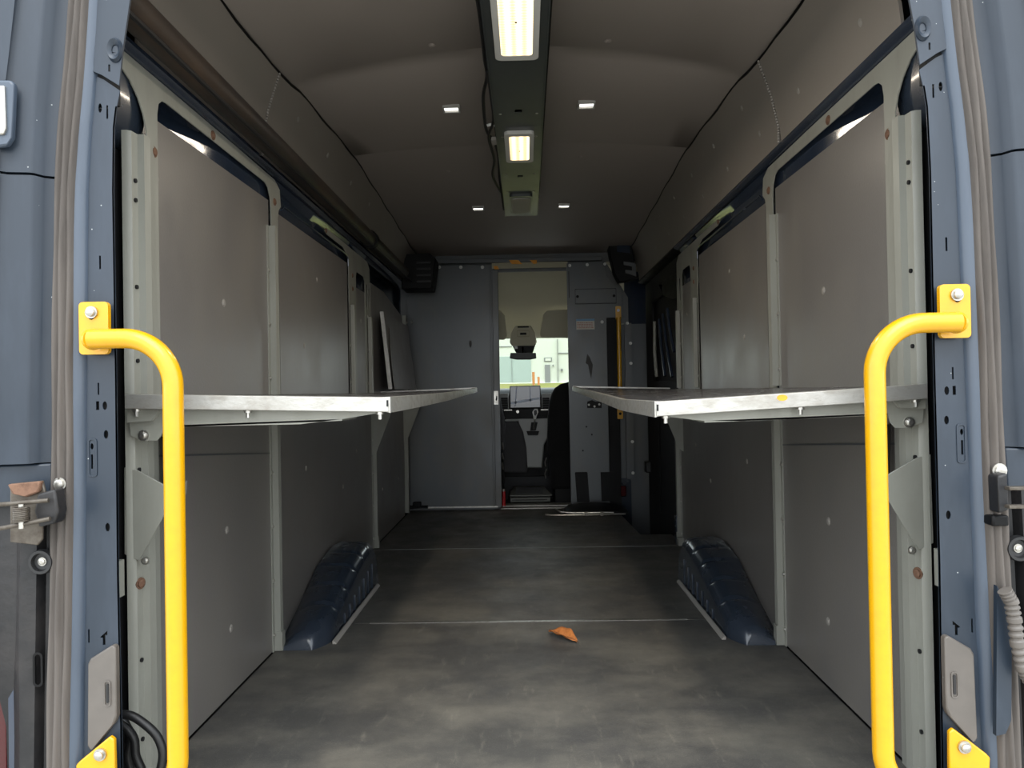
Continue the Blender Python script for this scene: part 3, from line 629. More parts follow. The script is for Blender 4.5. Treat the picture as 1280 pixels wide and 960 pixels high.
    path = [(s*.792, yb, zt_), (s*.77, yb, zt_)]+[(s*(xb+r_-r_*math.sin(a)), yb, zt_-r_+r_*math.cos(a)) for a in [math.radians(90*k/12) for k in range(13)]]
    path += [(s*xb, yb, .6), (s*xb, yb, .35)]+[(s*(xb+rb-rb*math.cos(a)), yb, zb_+rb-rb*math.sin(a)) for a in [math.radians(90*k/10) for k in range(11)]]+[(s*.792, yb, zb_)]
    MB().tube(path, .0182, 24).build('tube_bar', 'yellow', t, smooth=True)
    for zc in (zt_, zb_):
        MB().tube([(s*.790, yb+.006, zc), (s*.794, yb+.010, zc)], [.0182, .020], 20).build('weld', 'yellow', t, smooth=True)
    pl = [(p[0], p[1]) for p in rrect(.773, .829, .983, 1.082, .008)]
    hl = ell(.805, 1.060, .008, .012)
    MB().plate(pl, [hl], lambda x, z: (s*(x+.002*(z-1.03)), 1.374 if s else 0, z), (0, 1, 0), .010).build('mounting_plate', 'yellow', t, bevel=.0025)
    lo = [(.772, .262), (.770, .145), (.84, .145), (.845, .215), (.838, .222), (.780, .268)]
    MB().plate(lo, [], lambda x, z: (s*x, 1.374, z), (0, 1, 0), .010).build('mounting_plate', 'yellow', t, bevel=.0025)
    for x, z in ((.803, 1.062), (.797, .236)):
        MB().bolt((s*x, 1.3735, z), (0, -1, 0), .0085, .012).build('bolt', 'steel', t, smooth=True)

# left hinge with spring and check rods ----------------------------------------------------------
t = thing('hinge_unit', (-.96, 1.34, .60), 'dirty metal door hinge with a coil spring and two rods left of the left seal', 'hinge', 'door hinges')
def L(px, py, y=1.33): p = at(px, py, Y=y); return (p.x, p.z)
pl = [L(*q) for q in ((5, 606), (46, 602), (50, 618), (46, 662), (46, 676), (40, 684), (5, 680))]
MB().plate(pl, [], lambda x, z: (x, 1.345, z), (0, 1, 0), .006).build('hinge_plate', 'dirty_steel', t, bevel=.002)
MB().plate([L(*q) for q in ((6, 606), (48, 602), (45, 616), (30, 622), (12, 618))], [], lambda x, z: (x, 1.335, z), (0, 1, 0), .012).build('rusty_wedge', 'rust', t, bevel=.003)
MB().plate([L(*q) for q in ((44, 618), (66, 612), (70, 640), (66, 655), (46, 660), (40, 640))], [], lambda x, z: (x, 1.335, z), (0, 1, 0), .03).build('check_body', 'dirtyblack', t, bevel=.004)
for (a, c) in (((-8, 631), (58, 626)), ((-8, 662), (60, 649))):
    A_, C_ = L(*a, y=1.32), L(*c, y=1.32)
    MB().tube([(A_[0], 1.318, A_[1]), ((A_[0]*2+C_[0])/3, 1.316, (A_[1]*2+C_[1])/3), (C_[0], 1.326, C_[1])], .0042, 10).build('check_rod', 'dirty_steel', t, smooth=True)
sx, sz0 = L(28, 652, 1.32); sz1 = L(28, 634, 1.32)[1]
MB().tube([(sx+.012*math.cos(a*.5), 1.318+.012*math.sin(a*.5), sz0+(sz1-sz0)*a/100) for a in range(101)], .0019, 6).build('coil_spring', 'dirty_steel', t, smooth=True)
MB().tube([(sx, 1.318, sz0-.012), (sx, 1.318, sz1+.006)], .005, 10).build('hinge_pin', 'steel', t, smooth=True)
c = L(69, 606, 1.36); MB().bolt((c[0], 1.375, c[1]), (0, -1, 0), .009, .008).build('bolt', 'steel', t, smooth=True)
# right hinge
t = thing('hinge_unit', (.96, 1.34, .60), 'dark metal door hinge with a bolt right of the right seal', 'hinge', 'door hinges')
MB().plate([L(*q) for q in ((1254, 596), (1266, 592), (1268, 640), (1256, 644))], [], lambda x, z: (x, 1.345, z), (0, 1, 0), .03).build('check_body', 'dirtyblack', t, bevel=.004)
for y_ in (611, 634):
    A_, C_ = L(1262, y_, y=1.32), L(1290, y_+1, y=1.32)
    MB().box(A_[0], C_[0], 1.32, 1.335, A_[1]-.003, A_[1]+.003).build('hinge_leaf', 'dirty_steel', t, bevel=.001)
c = L(1254, 589, 1.36); MB().bolt((c[0], 1.372, c[1]), (0, -1, 0), .010, .008).build('bolt', 'steel', t, smooth=True)
MB().plate([L(*q) for q in ((1254, 648), (1276, 648), (1276, 662), (1254, 662))], [], lambda x, z: (x, 1.36, z), (0, 1, 0), .03).build('lower_block', 'black', t, bevel=.004)
# upper left hinge
t = thing('hinge_unit', (-.99, 1.33, 1.38), 'pale framed upper door hinge at the far left edge', 'hinge', 'door hinges')
MB().plate([L(*q) for q in ((-12, 98), (10, 98), (15, 103), (12, 170), (5, 181), (-12, 183))], [], lambda x, z: (x, 1.335, z), (0, 1, 0), .012).build('hinge_plate', 'paint_light', t, bevel=.004)
MB().plate([L(*q) for q in ((-10, 106), (5, 106), (7, 160), (4, 168), (-10, 168))], [], lambda x, z: (x, 1.330, z), (0, 1, 0), .008).build('hinge_knuckle', 'steel', t, bevel=.003)

# corrugated hose on the right
t = thing('corrugated_hose', (.96, 1.33, .2), 'grey corrugated cable hose outside the right door seal', 'hose')
pp = [at(*q, Y=1.34) for q in ((1256, 738), (1264, 752), (1268, 775), (1272, 805), (1279, 835), (1288, 852))]
path = []; rad = []
for i in range(len(pp)-1):
    for k in range(14):
        path.append(pp[i].lerp(pp[i+1], k/14)); rad.append(.0125 if (k % 4) < 2 else .0098)
MB().tube(path, rad, 14).build('hose_body', 'grey_pl', t, smooth=True)
tag(MB().plate([L(*q, y=1.345) for q in ((1253, 735), (1262, 752), (1272, 800), (1271, 905), (1264, 922), (1252, 925))], [], lambda x, z: (x, 1.36, z), (0, 1, 0), .01).build('gutter_recess', 'paint'), 'blue painted recess behind the corrugated hose', 'body panel')

# cables bottom left
for k, (pts, lab) in enumerate((([(152, 893), (165, 895), (182, 906), (196, 920), (203, 938), (202, 955), (196, 975)], 'looped black cable beside the left pillar foot, outermost loop'),
                 ([(150, 905), (160, 912), (168, 925), (170, 945), (178, 965), (180, 985)], 'looped black cable beside the left pillar foot, innermost loop'),
                 ([(150, 897), (158, 907), (163, 922), (160, 945), (166, 970)], 'short black cable tucked behind the other two at the left pillar foot'))):
    P_ = [at(px, py, Y=1.50+.02*k) for px, py in pts]
    sm = []
    for i in range(len(P_)-1):
        p0, p1, p2, p3 = P_[max(i-1, 0)], P_[i], P_[i+1], P_[min(i+2, len(P_)-1)]
        for q in range(6):
            u = q/6; sm.append(.5*((2*p1)+(p2-p0)*u+(2*p0-5*p1+4*p2-p3)*u*u+(3*p1-p0-3*p2+p3)*u**3))
    sm.append(P_[-1])
    tag(MB().tube(sm, .0085, 12).build('cable', 'rubber', smooth=True), lab, 'cable', 'cables at the pillar foot')

# ================================================================== CEILING BEAM, LAMPS
t = thing('ceiling_beam', (0, 2.9, 1.9), 'long grey metal channel running down the middle of the ceiling', 'beam')
bx_ = lambda x: x
outer = [(-.088, 1.46), (.088, 1.46), (.088, 4.22), (-.088, 4.22)]
Hs = [rect(-.013, .013, 2.62, 2.65), rect(-.012, .012, 3.42, 3.45), rect(-.045, .045, 3.78, 4.08)]
MB().plate(outer, Hs, lambda x, y: (x, y, 1.90), (0, 0, 1), .003).build('channel_face', 'beam', t)
for s in (-1, 1):
    MB().box(*sorted((s*.088, s*.091)), 1.46, 4.22, 1.895, 2.0).build('channel_side', 'beam', t)
    MB().box(*sorted((s*.088, s*.104)), 1.46, 4.22, 2.0, 2.003).build('channel_flange', 'black', t)
b = MB(); b.box(-.085, .085, 1.47, 4.21, 1.99, 1.993); b.build('channel_back', 'black', t)
for s in (-1, 1):
    for y in (2.66, 2.9, 3.4, 3.7):
        MB().bolt((s*.066, y, 1.90), (0, 0, -1), .004, .003).build('screw', 'steel', t)
def lamp(y0, y1, w_, lab, lit):
    t = thing('ceiling_lamp', (0, (y0+y1)/2, 1.885), lab, 'ceiling lamp', 'ceiling lamps')
    fo = rrect(-w_/2-.018, w_/2+.018, y0-.03, y1+.03, .02); fi = rrect(-w_/2, w_/2, y0, y1, .012)
    MB().plate(fo, [fi], lambda x, y: (x, y, 1.886), (0, 0, 1), .014).build('lamp_frame', 'lampframe', t, bevel=.003)
    MB().plate(rrect(-w_/2, w_/2, y0, y1, .012), [], lambda x, y: (x, y, 1.888), (0, 0, 1), .010).build('diffuser', 'lamp' if lit else 'grey_pl', t)
    MB().bolt((0, (y0+y1)/2+.03, 1.888), (0, 0, -1), .0025, .002).build('pip', 'black', t)
    ld = bpy.data.lights.new('lamp_light', 'AREA'); lo = bpy.data.objects.new('lamp_light', ld); COL.objects.link(lo)
    ld.shape = 'RECTANGLE'; ld.size = w_; ld.size_y = y1-y0; ld.energy = LAMP_POWER*(y1-y0)/.45; ld.color = (1, .88, .72)
    lo.location = (0, (y0+y1)/2, 1.883)
lamp(1.72, 2.17, .092, 'lit warm ceiling lamp on the beam nearest the rear opening', True)
lamp(2.86, 3.16, .080, 'smaller looking lit warm lamp halfway along the ceiling beam', True)
t = thing('ceiling_lamp', (0, 3.9, 1.885), 'unlit pale lamp at the front end of the ceiling beam', 'ceiling lamp', 'ceiling lamps')
MB().plate(rrect(-.058, .058, 3.74, 4.12, .02), [], lambda x, y: (x, y, 1.886), (0, 0, 1), .014).build('lamp_frame', 'beam', t, bevel=.003)
MB().plate(rrect(-.048, .048, 3.78, 4.08, .014), [], lambda x, y: (x, y, 1.882), (0, 0, 1), .006).build('diffuser', 'clip', t, bevel=.002)
# slot lights
for px, py, lab in ((564.5, 140.5, 'left of the beam, nearer the rear'), (733, 135.5, 'right of the beam, nearer the rear'), (598, 271.5, 'left of the beam, nearer the cab'), (705, 268.5, 'right of the beam, nearer the cab')):
    zc = 2.075 if py < 200 else 1.965
    p = at(px, py, Z=zc); hw = .036
    t = thing('slot_light', (p.x, p.y, zc), 'small bright slot-shaped light in the ceiling, %s' % lab, 'slot light', 'ceiling slot lights')
    z0 = ceil_z(p.x, p.y)-.013
    MB().plate(rrect(p.x-hw, p.x+hw, p.y-.033, p.y+.033, .004), [rect(p.x-hw+.007, p.x+hw-.007, p.y-.026, p.y+.020)], lambda x, y: (x, y, z0), (0, 0, 1), .014).build('bezel', 'lampframe', t)
    MB().plate(rect(p.x-hw+.007, p.x+hw-.007, p.y-.026, p.y+.010), [], lambda x, y: (x, y, z0+.004), (0, 0, 1), .004).build('lens', 'slotled', t)
# wiring along the beam's left edge
def wire(pts, r=.005):
    P_ = [Vector(p) for p in pts]; sm = []
    for i in range(len(P_)-1):
        p0, p1, p2, p3 = P_[max(i-1, 0)], P_[i], P_[i+1], P_[min(i+2, len(P_)-1)]
        for q in range(5):
            u = q/5; sm.append(.5*((2*p1)+(p2-p0)*u+(2*p0-5*p1+4*p2-p3)*u*u+(3*p1-p0-3*p2+p3)*u**3))
    sm.append(P_[-1]); return MB().tube(sm, r, 8)
ww = lambda px, py, z=1.97: tuple(at(px, py, Z=z))
tag(wire([(-.115, 1.5, 1.95)]+[ww(a_-4, b_, 1.93) for a_, b_ in ((601, 0), (607, 45), (610, 75), (613, 95), (608, 120), (610, 150), (613, 165), (622, 178), (627, 195), (629, 225), (634, 262))], .006).build('wiring', 'rubber', smooth=True), 'black cable sagging along the left edge of the ceiling beam', 'cable', 'ceiling wiring')
tag(wire([ww(a_-4, b_, 1.92) for a_, b_ in ((614, 90), (618, 120), (621, 150), (615, 172), (622, 200), (620, 220), (630, 240))], .006).build('wiring', 'rubber', smooth=True), 'second black cable beside the beam, behind the white connector', 'cable', 'ceiling wiring')
t = thing('wire_connector', tuple(at(616, 168, Z=1.92)), 'small white cable connector hanging among the ceiling wires', 'connector')
p = at(614, 157, Z=1.92); q = at(618, 176, Z=1.92)
MB().tube([(p.x-.016, p.y, p.z), (p.x-.008, p.y, p.z+.004), (p.x+.008, p.y, p.z+.004), (p.x+.016, p.y, p.z)], .006, 8).build('clamp', 'white', t, smooth=True)
MB().box(q.x-.012, q.x+.010, q.y-.03, q.y+.03, q.z-.008, q.z+.008).build('plug', 'clip', t, bevel=.002)

# ================================================================== PARTITION
YP = 5.62
Q = lambda px, py: (lambda p: (p.x, p.z))(at(px, py, Y=YP))
PP = lambda dy: (lambda x, z: (x, YP+dy, z))
# header structure + opening surround (fixed bulkhead)
outer = [(-.945, -.01), (-.20, -.01), (-.20, 1.815), (.338, 1.815), (.338, -.01), (.66, -.01), (.66, 1.40), (.80, 1.40), (.80, 1.60), (.62, 1.90), (.62, 1.96), (-.80, 1.96), (-.945, 1.72)]
b = MB().plate(outer, [], PP(.05), (0, 0+1, 0), .02); b.box(.66, .94, YP+.09, YP+.11, -.34, 1.40); b.box(-.9, .9, YP+.045, YP+.06, 1.88, 2.1)
struct(b.build('wall_front', 'part'))
# sliding partition door (left)
t = thing('partition_door', (-.55, YP, 0), 'wide flat grey steel sliding door on the left of the cab partition', 'door')
MB().plate([(-.885, .025), (-.225, .025), (-.225, 1.865), (-.64, 1.865), (-.70, 1.80), (-.885, 1.62)], [], PP(0), (0, 1, 0), .022).build('door_sheet', 'part', t, bevel=.002)
for px, py in ((549, 334), (576, 334), (603, 334)):
    x, z = Q(px, py); MB().bolt((x, YP, z), (0, -1, 0), .010, .006).build('rivet', 'white', t)
# door edge post with latch
MB().box(-.256, -.243, YP-.012, YP, .03, 1.835).build('edge_fold', 'part', t, bevel=.002)
MB().box(-.236, -.190, YP-.008, YP+.03, .02, 1.825).build('edge_post', 'part', t, bevel=.003)
lp = MB().plate(rrect(-.236, -.205, .800, .902, .003), [], PP(-.014), (0, 1, 0), .006).build('latch_plate', 'steel', t)
MB().plate([(-.224, .835), (-.217, .828), (-.210, .840), (-.210, .862), (-.218, .868)], [], PP(-.017), (0, 1, 0), .003).build('latch_hole', 'cavity', lp)
b = MB(); b.box(-.89, -.75, YP-.05, YP-.005, .028, .045); b.box(-.86, -.80, YP-.06, YP-.01, .04, .075)
b.build('floor_bolt', 'black', t, bevel=.004)
MB().box(-.75, -.22, YP-.012, YP, .022, .032).build('bottom_edge', 'steel', t)
x, z = Q(588, 430); MB().plate(ell(x, z, .010, .028, 10), [], PP(-.0012), (0, 1, 0), .001).build('scuff', 'stain', t)
# header bar with hazard tape
t = thing('header_bar', (0, YP-.02, 1.84), 'grey metal bar across the top of the cab doorway with hazard tape scraps', 'bar')
MB().box(-.66, .60, YP-.03, YP-.004, 1.875, 1.905).build('bar', 'part', t, bevel=.003)
MB().box(-.235, .34, YP-.012, YP-.002, 1.832, 1.875).build('door_track', 'head', t)
for q in ([(636, 326), (648, 326), (653, 331), (640, 331)], [(662, 326), (671, 326), (671, 330), (667, 331)]):
    MB().plate([Q(*k) for k in q], [], PP(-.032), (0, 1, 0), .002).build('tape_scrap', 'orange', t)
MB().plate([Q(*k) for k in ((617, 333), (622, 333), (624, 337), (618, 337))], [], PP(-.016), (0, 1, 0), .002).build('tape_scrap', 'orange', t)
# right partition sheet
t = thing('partition_panel', (.55, YP, 0), 'grey steel partition panel with sticker and cover plate right of the cab doorway', 'partition panel')
MB().plate([(.333, .0), (.333, 1.868), (.612, 1.872), (.64, 1.76), (.685, 1.70), (.745, 1.68), (.752, 1.447), (.628, 1.440), (.628, .0)], [], PP(-.002), (0, 1, 0), .02).build('panel_sheet', 'part', t, bevel=.002)
MB().box(.628, .72, YP+.03, YP+.04, .0, 1.45).build('recessed_sheet', 'black', t)
MB().box(.762, .815, YP-.002, YP+.02, .22, 1.40).build('side_strip', 'part', t)
MB().box(.333, .345, YP-.014, YP-.002, .0, 1.86).build('edge_fold', 'part', t)
MB().box(.345, .350, YP-.010, YP-.002, 1.60, 1.80).build('edge_slot', 'cavity', t)
MB().plate(rrect(.392, .705, 1.549, 1.666, .004), [], PP(-.005), (0, 1, 0), .003).build('shadow_gap_plate', 'rubber', t)  # dark plate added to stand in for the shadow gap around the cover
cp = MB().plate(rrect(.397, .700, 1.555, 1.66, .004), [], PP(-.014), (0, 1, 0), .012).build('cover_plate', 'part', t, bevel=.003)
for x in (.41, .686): MB().bolt((x, YP-.014, 1.607), (0, -1, 0), .008, .004).build('screw', 'black', cp)
st = MB().plate(rect(.398, .536, 1.357, 1.437), [], PP(-.0035), (0, 1, 0), .0015).build('sticker', 'sticker_w', t)
b = MB(); b.plate(rect(.398, .536, 1.422, 1.437), [], PP(-.0045), (0, 1, 0), .001); b.build('sticker_header', 'sticker_b', st)
b = MB()
random.seed(3)
for r_ in range(4):
    x = .404
    while x < .52:
        w_ = random.uniform(.006, .018); b.plate(rect(x, min(x+w_, .53), 1.368+.0125*r_, 1.374+.0125*r_), [], PP(-.0045), (0, 1, 0), .001); x += w_+.005
b.build('sticker_lines', 'sticker_r', st)
for px, py in ((712, 332), (734, 331), (756, 330), (752.5, 402.5)):
    x, z = Q(px, py); MB().bolt((x, YP-.002, z), (0, -1, 0), .009, .006).build('rivet', 'white', t)
for px, py in ((784, 404), (795, 429), (798, 454), (799, 552), (800, 591)):
    x, z = Q(px, py); MB().bolt((min(x, .805), YP-.002, z), (0, -1, 0), .009, .006).build('rivet', 'white', t)
# dark scrape marks
b = MB(); b.plate([Q(*k) for k in ((734, 442), (737, 446), (741, 456), (739, 474), (737, 466), (735, 456), (732, 454))], [], PP(-.0035), (0, 1, 0), .001)
b.build('scuff', 'stain', t)
bp_ = MB().plate([Q(*k) for k in ((734, 502), (740, 500), (744, 502), (752, 502), (752, 510), (734, 510))], [], PP(-.006), (0, 1, 0), .004).build('black_bracket', 'black', t)
for px, py in ((736, 506), (743, 508), (749, 505.5)):
    x, z = Q(px, py); MB().bolt((x, YP-.006, z), (0, -1, 0), .006, .004).build('screw', 'white', bp_)
for x, z in ((.46, .62), (.50, .56), (.43, .44)): MB().bolt((x, YP-.002, z), (0, -1, 0), .005, .002).build('hole', 'cavity', t)
# two dark slots low on the panel
for k, (a_, c_) in enumerate((((718.5, 590), (737, 627)), ((750.5, 590), (769, 626)))):
    x0, z1 = Q(*a_); x1, z0 = Q(*c_)
    MB().plate([(x0, z1-.006), (x0+.006, z1), (x1-.008-.01, z1), (x1-.012, z1-.006), (x1, z0), (x0+.012, z0)] if k == 0 else [(x0, z1), (x1-.012, z1), (x1, z0), (x0+.005, z0)], [], PP(-.008), (0, 1, 0), .006).build('black_pad', 'black', t)
# yellow bar on partition
t = thing('assist_bar', (.715, YP-.03, .68), 'slim yellow vertical bar fixed right of the cab partition panel', 'grab handle')
MB().tube([(.715, YP-.035, .74), (.715, YP-.035, 1.44)], .0165, 16).build('tube_bar', 'yellow', t, smooth=True)
for z0, z1 in ((1.425, 1.527), (.675, .755)):
    pl_ = MB().plate(rrect(.694, .736, z0, z1, .008), [], PP(-.022), (0, 1, 0), .006).build('mounting_plate', 'yellow', t)
    MB().bolt((.715, YP-.022, (z0+z1)/2+(.02 if z0 > 1 else 0)), (0, -1, 0), .008, .006).build('bolt', 'steel' if z0 > 1 else 'black', pl_)

# folded black thing lying on floor by partition
t = thing('folded_frame', (.45, 5.45, 0), 'flat folded black frame with thin rods lying on the floor before the right partition', 'folded frame')
R = []
for k in range(15):
    f_ = k/14; x = .27+.46*f_; h = .022+.035*math.sin(math.pi*min(1, f_*1.1))**.5 if 0 < k < 14 else .010
    R.append([(x, 5.36, .004), (x, 5.35, h*.6), (x, 5.40, h), (x, 5.50, h+.01), (x, 5.57, h*.7), (x, 5.58, .004)])
MB().loft(R).build('folded_body', 'rubber', t, smooth=True)
MB().tube([(.13, 5.30, .014), (.17, 5.285, .010), (.45, 5.28, .010), (.70, 5.29, .012)], .0065, 8).build('thin_rod', 'steel', t, smooth=True)
MB().tube([(.21, 5.40, .035), (.24, 5.35, .022), (.33, 5.33, .018), (.62, 5.32, .018)], .006, 8).build('thin_rod', 'steel', t, smooth=True)
for x in (.42, .53): MB().box(x-.012, x+.012, 5.27, 5.30, .002, .03).build('clamp', 'clip', t, bevel=.003)
# red cylinder at the doorway
t = thing('red_bottle', (-.17, 5.74, .0), 'small red cylinder standing on the sill at the left of the cab doorway', 'bottle')
MB().tube([(-.180, 5.74, .012), (-.180, 5.74, .125)], .014, 14).build('body', 'red', t, smooth=True)
MB().tube([(-.180, 5.74, .125), (-.180, 5.74, .142)], .010, 12).build('cap', 'clip', t, smooth=True)
t = thing('red_box', (.79, 5.5, 0), 'small dark red object in the dark corner right of the partition', 'box')
MB().box(.70, .74, 5.53, 5.57, .10, .18).build('body', 'redlens', t, bevel=.006)
# blue lower corner right
struct(MB().box(.66, .80, YP+.07, YP+.09, -.30, .22).build('trim_11', 'arch_paint'))

# black mechanism at the upper right corner
t = thing('corner_mechanism', (.72, 5.45, 1.6), 'black angular mechanism in the upper right corner by the partition', 'mechanism')
MB().plate([Q(*k) for k in ((758, 312), (768, 305), (785, 305), (790, 338), (794, 352), (771, 356), (765, 345), (760, 325))], [], PP(-.16), (0, 1, 0), .12).build('bracket_body', 'black', t, bevel=.004)
MB().plate([Q(*k) for k in ((767, 306), (783, 308), (784, 322), (768, 320))], [], PP(-.17), (0, 1, 0), .01).build('cover_lid', 'paint_dark', t)
MB().plate([Q(*k) for k in ((776, 332), (790, 334), (791, 350), (778, 346), (778, 342), (786, 343), (786, 338), (776, 336))], [], PP(-.18), (0, 1, 0), .01).build('hook', 'part', t)

# ================================================================== RIGHT SLIDING DOOR (dark)
t = thing('sliding_door', (.93, 4.9, -.05), 'dark side sliding door with a window recess at the front of the right wall', 'door')
outer = [(4.24, -.3), (4.24, 1.70), (5.62, 1.70), (5.62, -.3)]
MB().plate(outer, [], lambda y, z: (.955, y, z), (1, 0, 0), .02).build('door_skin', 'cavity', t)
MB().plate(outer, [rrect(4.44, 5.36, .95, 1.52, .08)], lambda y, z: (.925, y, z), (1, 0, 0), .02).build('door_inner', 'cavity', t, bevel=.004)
for (a, c) in (((4.95, 1.36), (4.78, .98)), ((4.82, 1.38), (4.55, .97)), ((4.66, 1.40), (4.48, 1.12))):
    MB().tube([(.905, a[0], a[1]), (.900, (a[0]+c[0])/2, (a[1]+c[1])/2), (.905, c[0], c[1])], .010, 10).build('brace_bar', 'paint_dark', t, smooth=True)
MB().tube([(.90, 5.10, 1.36), (.895, 5.09, 1.15), (.90, 5.06, .98)], .011, 10).build('pull_bar', 'frame', t, smooth=True)
MB().plate([(4.36, 1.43), (4.36, 1.58), (4.80, 1.60), (4.84, 1.55), (4.80, 1.50), (4.50, 1.44)], [], lambda y, z: (.905, y, z), (1, 0, 0), .012).build('latch_cover', 'black', t, bevel=.003)
for y, z0, z1 in ((4.55, .05, .70), (5.1, .05, .70)): MB().box(.915, .925, y, y+.03, z0, z1).build('door_rib', 'black', t, bevel=.003)
MB().box(.88, .92, 5.47, 5.55, .28, .36).build('roller_block', 'rubber', t, bevel=.006)
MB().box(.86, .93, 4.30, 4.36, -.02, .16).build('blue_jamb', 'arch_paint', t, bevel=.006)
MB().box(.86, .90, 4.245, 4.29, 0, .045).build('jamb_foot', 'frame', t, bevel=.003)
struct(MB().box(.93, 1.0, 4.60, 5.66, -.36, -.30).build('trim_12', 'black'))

# ================================================================== LEAF
t = thing('dry_leaf', (.14, 2.72, 0), 'single curled orange-brown dry leaf lying on the floor', 'leaf')
ax = at(687, 789, Z=.012); bx2 = at(721, 803, Z=.004); ax, bx2 = Vector(ax), Vector(bx2); d = bx2-ax; pn = Vector((-d.y, d.x, 0)).normalized()
R = []
for k in range(13):
    f_ = k/12; c = ax+d*f_; w_ = .003+.030*math.sin(math.pi*f_**.8)**.9*(1 if f_ < .93 else .3)
    R.append([c+pn*w_*u+Vector((0, 0, .004+.020*abs(u)**1.5*math.sin(math.pi*f_)+.003*math.sin(f_*17+u*4))) for u in (-1, -.66, -.33, 0, .33, .66, 1)])
MB().loft(R, closed=False, caps=False).build('blade', 'leaf', t, smooth=True, solid=.0012)
MB().tube([ax+d*f_+Vector((0, 0, .006)) for f_ in (0, .25, .5, .75, 1)]+[bx2+d.normalized()*.012+Vector((0, .003, .003))], .0011, 6).build('stalk', 'rust', t)

# ================================================================== CAB
# headliner
R = []
for y, z in ((5.70, 1.865), (5.85, 1.855), (6.1, 1.78), (6.35, 1.62), (6.5, 1.50), (6.62, 1.40), (6.70, 1.375)):
    R.append([(x, y, z-.02*abs(x)**2) for x in [-.95+1.9*i/12 for i in range(13)]]+[(.95, y, z+.04), (-.95, y, z+.04)])
struct(MB().loft(R).build('ceiling_cab', 'head', smooth=True))
# cab body: side pillars, floor, firewall
b = MB(); b.box(-.97, .97, 5.9, 7.3, -.14, -.09); b.box(-.97, .97, 6.75, 6.8, -.14, .80)
struct(b.build('floor_cab', 'dash'))
for s in (-1, 1):
    b = MB(); b.box(*sorted((s*.95, s*1.0)), 5.9, 7.2, -.2, .80); b.box(*sorted((s*.93, s*1.0)), 5.9, 6.05, .80, 1.9)
    b.hexa([(s*.95, 6.60, 1.42), (s*.90, 6.60, 1.42), (s*.90, 6.70, 1.42), (s*.95, 6.70, 1.42)], [(s*1.0, 7.15, .80), (s*.93, 7.15, .80), (s*.93, 7.28, .80), (s*1.0, 7.28, .80)])
    struct(b.build('wall_cab_'+SIDE[s], 'dash'))
g_ = MB().hexa([(-.93, 6.66, 1.40), (.93, 6.66, 1.40), (.95, 7.25, .82), (-.95, 7.25, .82)], [(-.93, 6.665, 1.405), (.93, 6.665, 1.405), (.95, 7.255, .825), (-.95, 7.255, .825)])
struct(g_.build('window_1', 'glass'))
# sun visors
for lab, q in (('left', ((600, 386), (625, 388), (631, 394), (634, 420), (630, 424), (600, 423))), ('right', ((684, 388), (725, 386), (725, 422), (676, 421), (675, 416), (679, 393)))):
    P_ = [(lambda p: (p.x, p.z))(at(*k, Y=6.32)) for k in q]
    t = thing('sun_visor', (sum(p[0] for p in P_)/6, 6.3, min(p[1] for p in P_)), 'beige folded sun visor at the %s of the cab windscreen' % lab, 'sun visor', 'sun visors')
    MB().plate(P_, [], lambda x, z: (x, 6.30+.2*(1.6-z), z), (0, 1, -.2), .022).build('visor_pad', 'visor', t, bevel=.008)
# overhead console
t = thing('overhead_console', (0, 6.35, 1.3), 'beige overhead console pod with dark slots above the windscreen mirror', 'console')
C = lambda px, py, y=6.3: (lambda p: (p.x, p.z))(at(px, py, Y=y))
MB().plate([C(*k) for k in ((644, 407), (664, 407), (669, 416), (671, 428), (668, 432), (640, 432), (637, 428), (639, 416))], [], lambda x, z: (x, 6.30, z), (0, 1, 0), .10).build('pod', 'visor', t, bevel=.01)
for a_, c_ in (((647, 408), (661, 409.5)), ((650, 416), (658, 418.5))):
    x0, z1 = C(*a_); x1, z0 = C(*c_); MB().box(x0, x1, 6.292, 6.301, z0, z1).build('slot', 'black', t)
x0, z1 = C(646, 413); x1, z0 = C(662, 421)
MB().plate(rrect(x0, x1, z0, z1, .01), [rrect(x0+.006, x1-.006, z0+.006, z1-.006, .008)], lambda x, z: (x, 6.288, z), (0, 1, 0), .012).build('slot_rim', 'head', t)
t = thing('camera_cluster', (0, 6.4, 1.25), 'black sensor housing between the overhead console and the mirror', 'sensor housing')
MB().plate([C(*k, 6.36) for k in ((639, 429), (670, 429), (666, 441), (645, 441))], [], lambda x, z: (x, 6.36, z), (0, 1, 0), .05).build('housing', 'black', t, bevel=.006)
x0, z1 = C(643, 431, 6.36); x1, z0 = C(647, 436, 6.36); MB().box(x0, x1, 6.354, 6.361, z0, z1).build('white_tag', 'white', t)
t = thing('rear_view_mirror', (0, 6.33, 1.17), 'wide dark rear-view mirror hanging against the windscreen', 'mirror')
MB().plate([C(*k) for k in ((638, 441), (670, 441), (670.5, 448), (662, 449.5), (646, 449.5), (637, 448))], [], lambda x, z: (x, 6.30, z), (0, 1, 0), .03).build('mirror_shell', 'rubber', t, bevel=.008)
MB().tube([(-.015, 6.33, 1.22), (-.015, 6.38, 1.29)], .012, 10).build('stem', 'black', t)
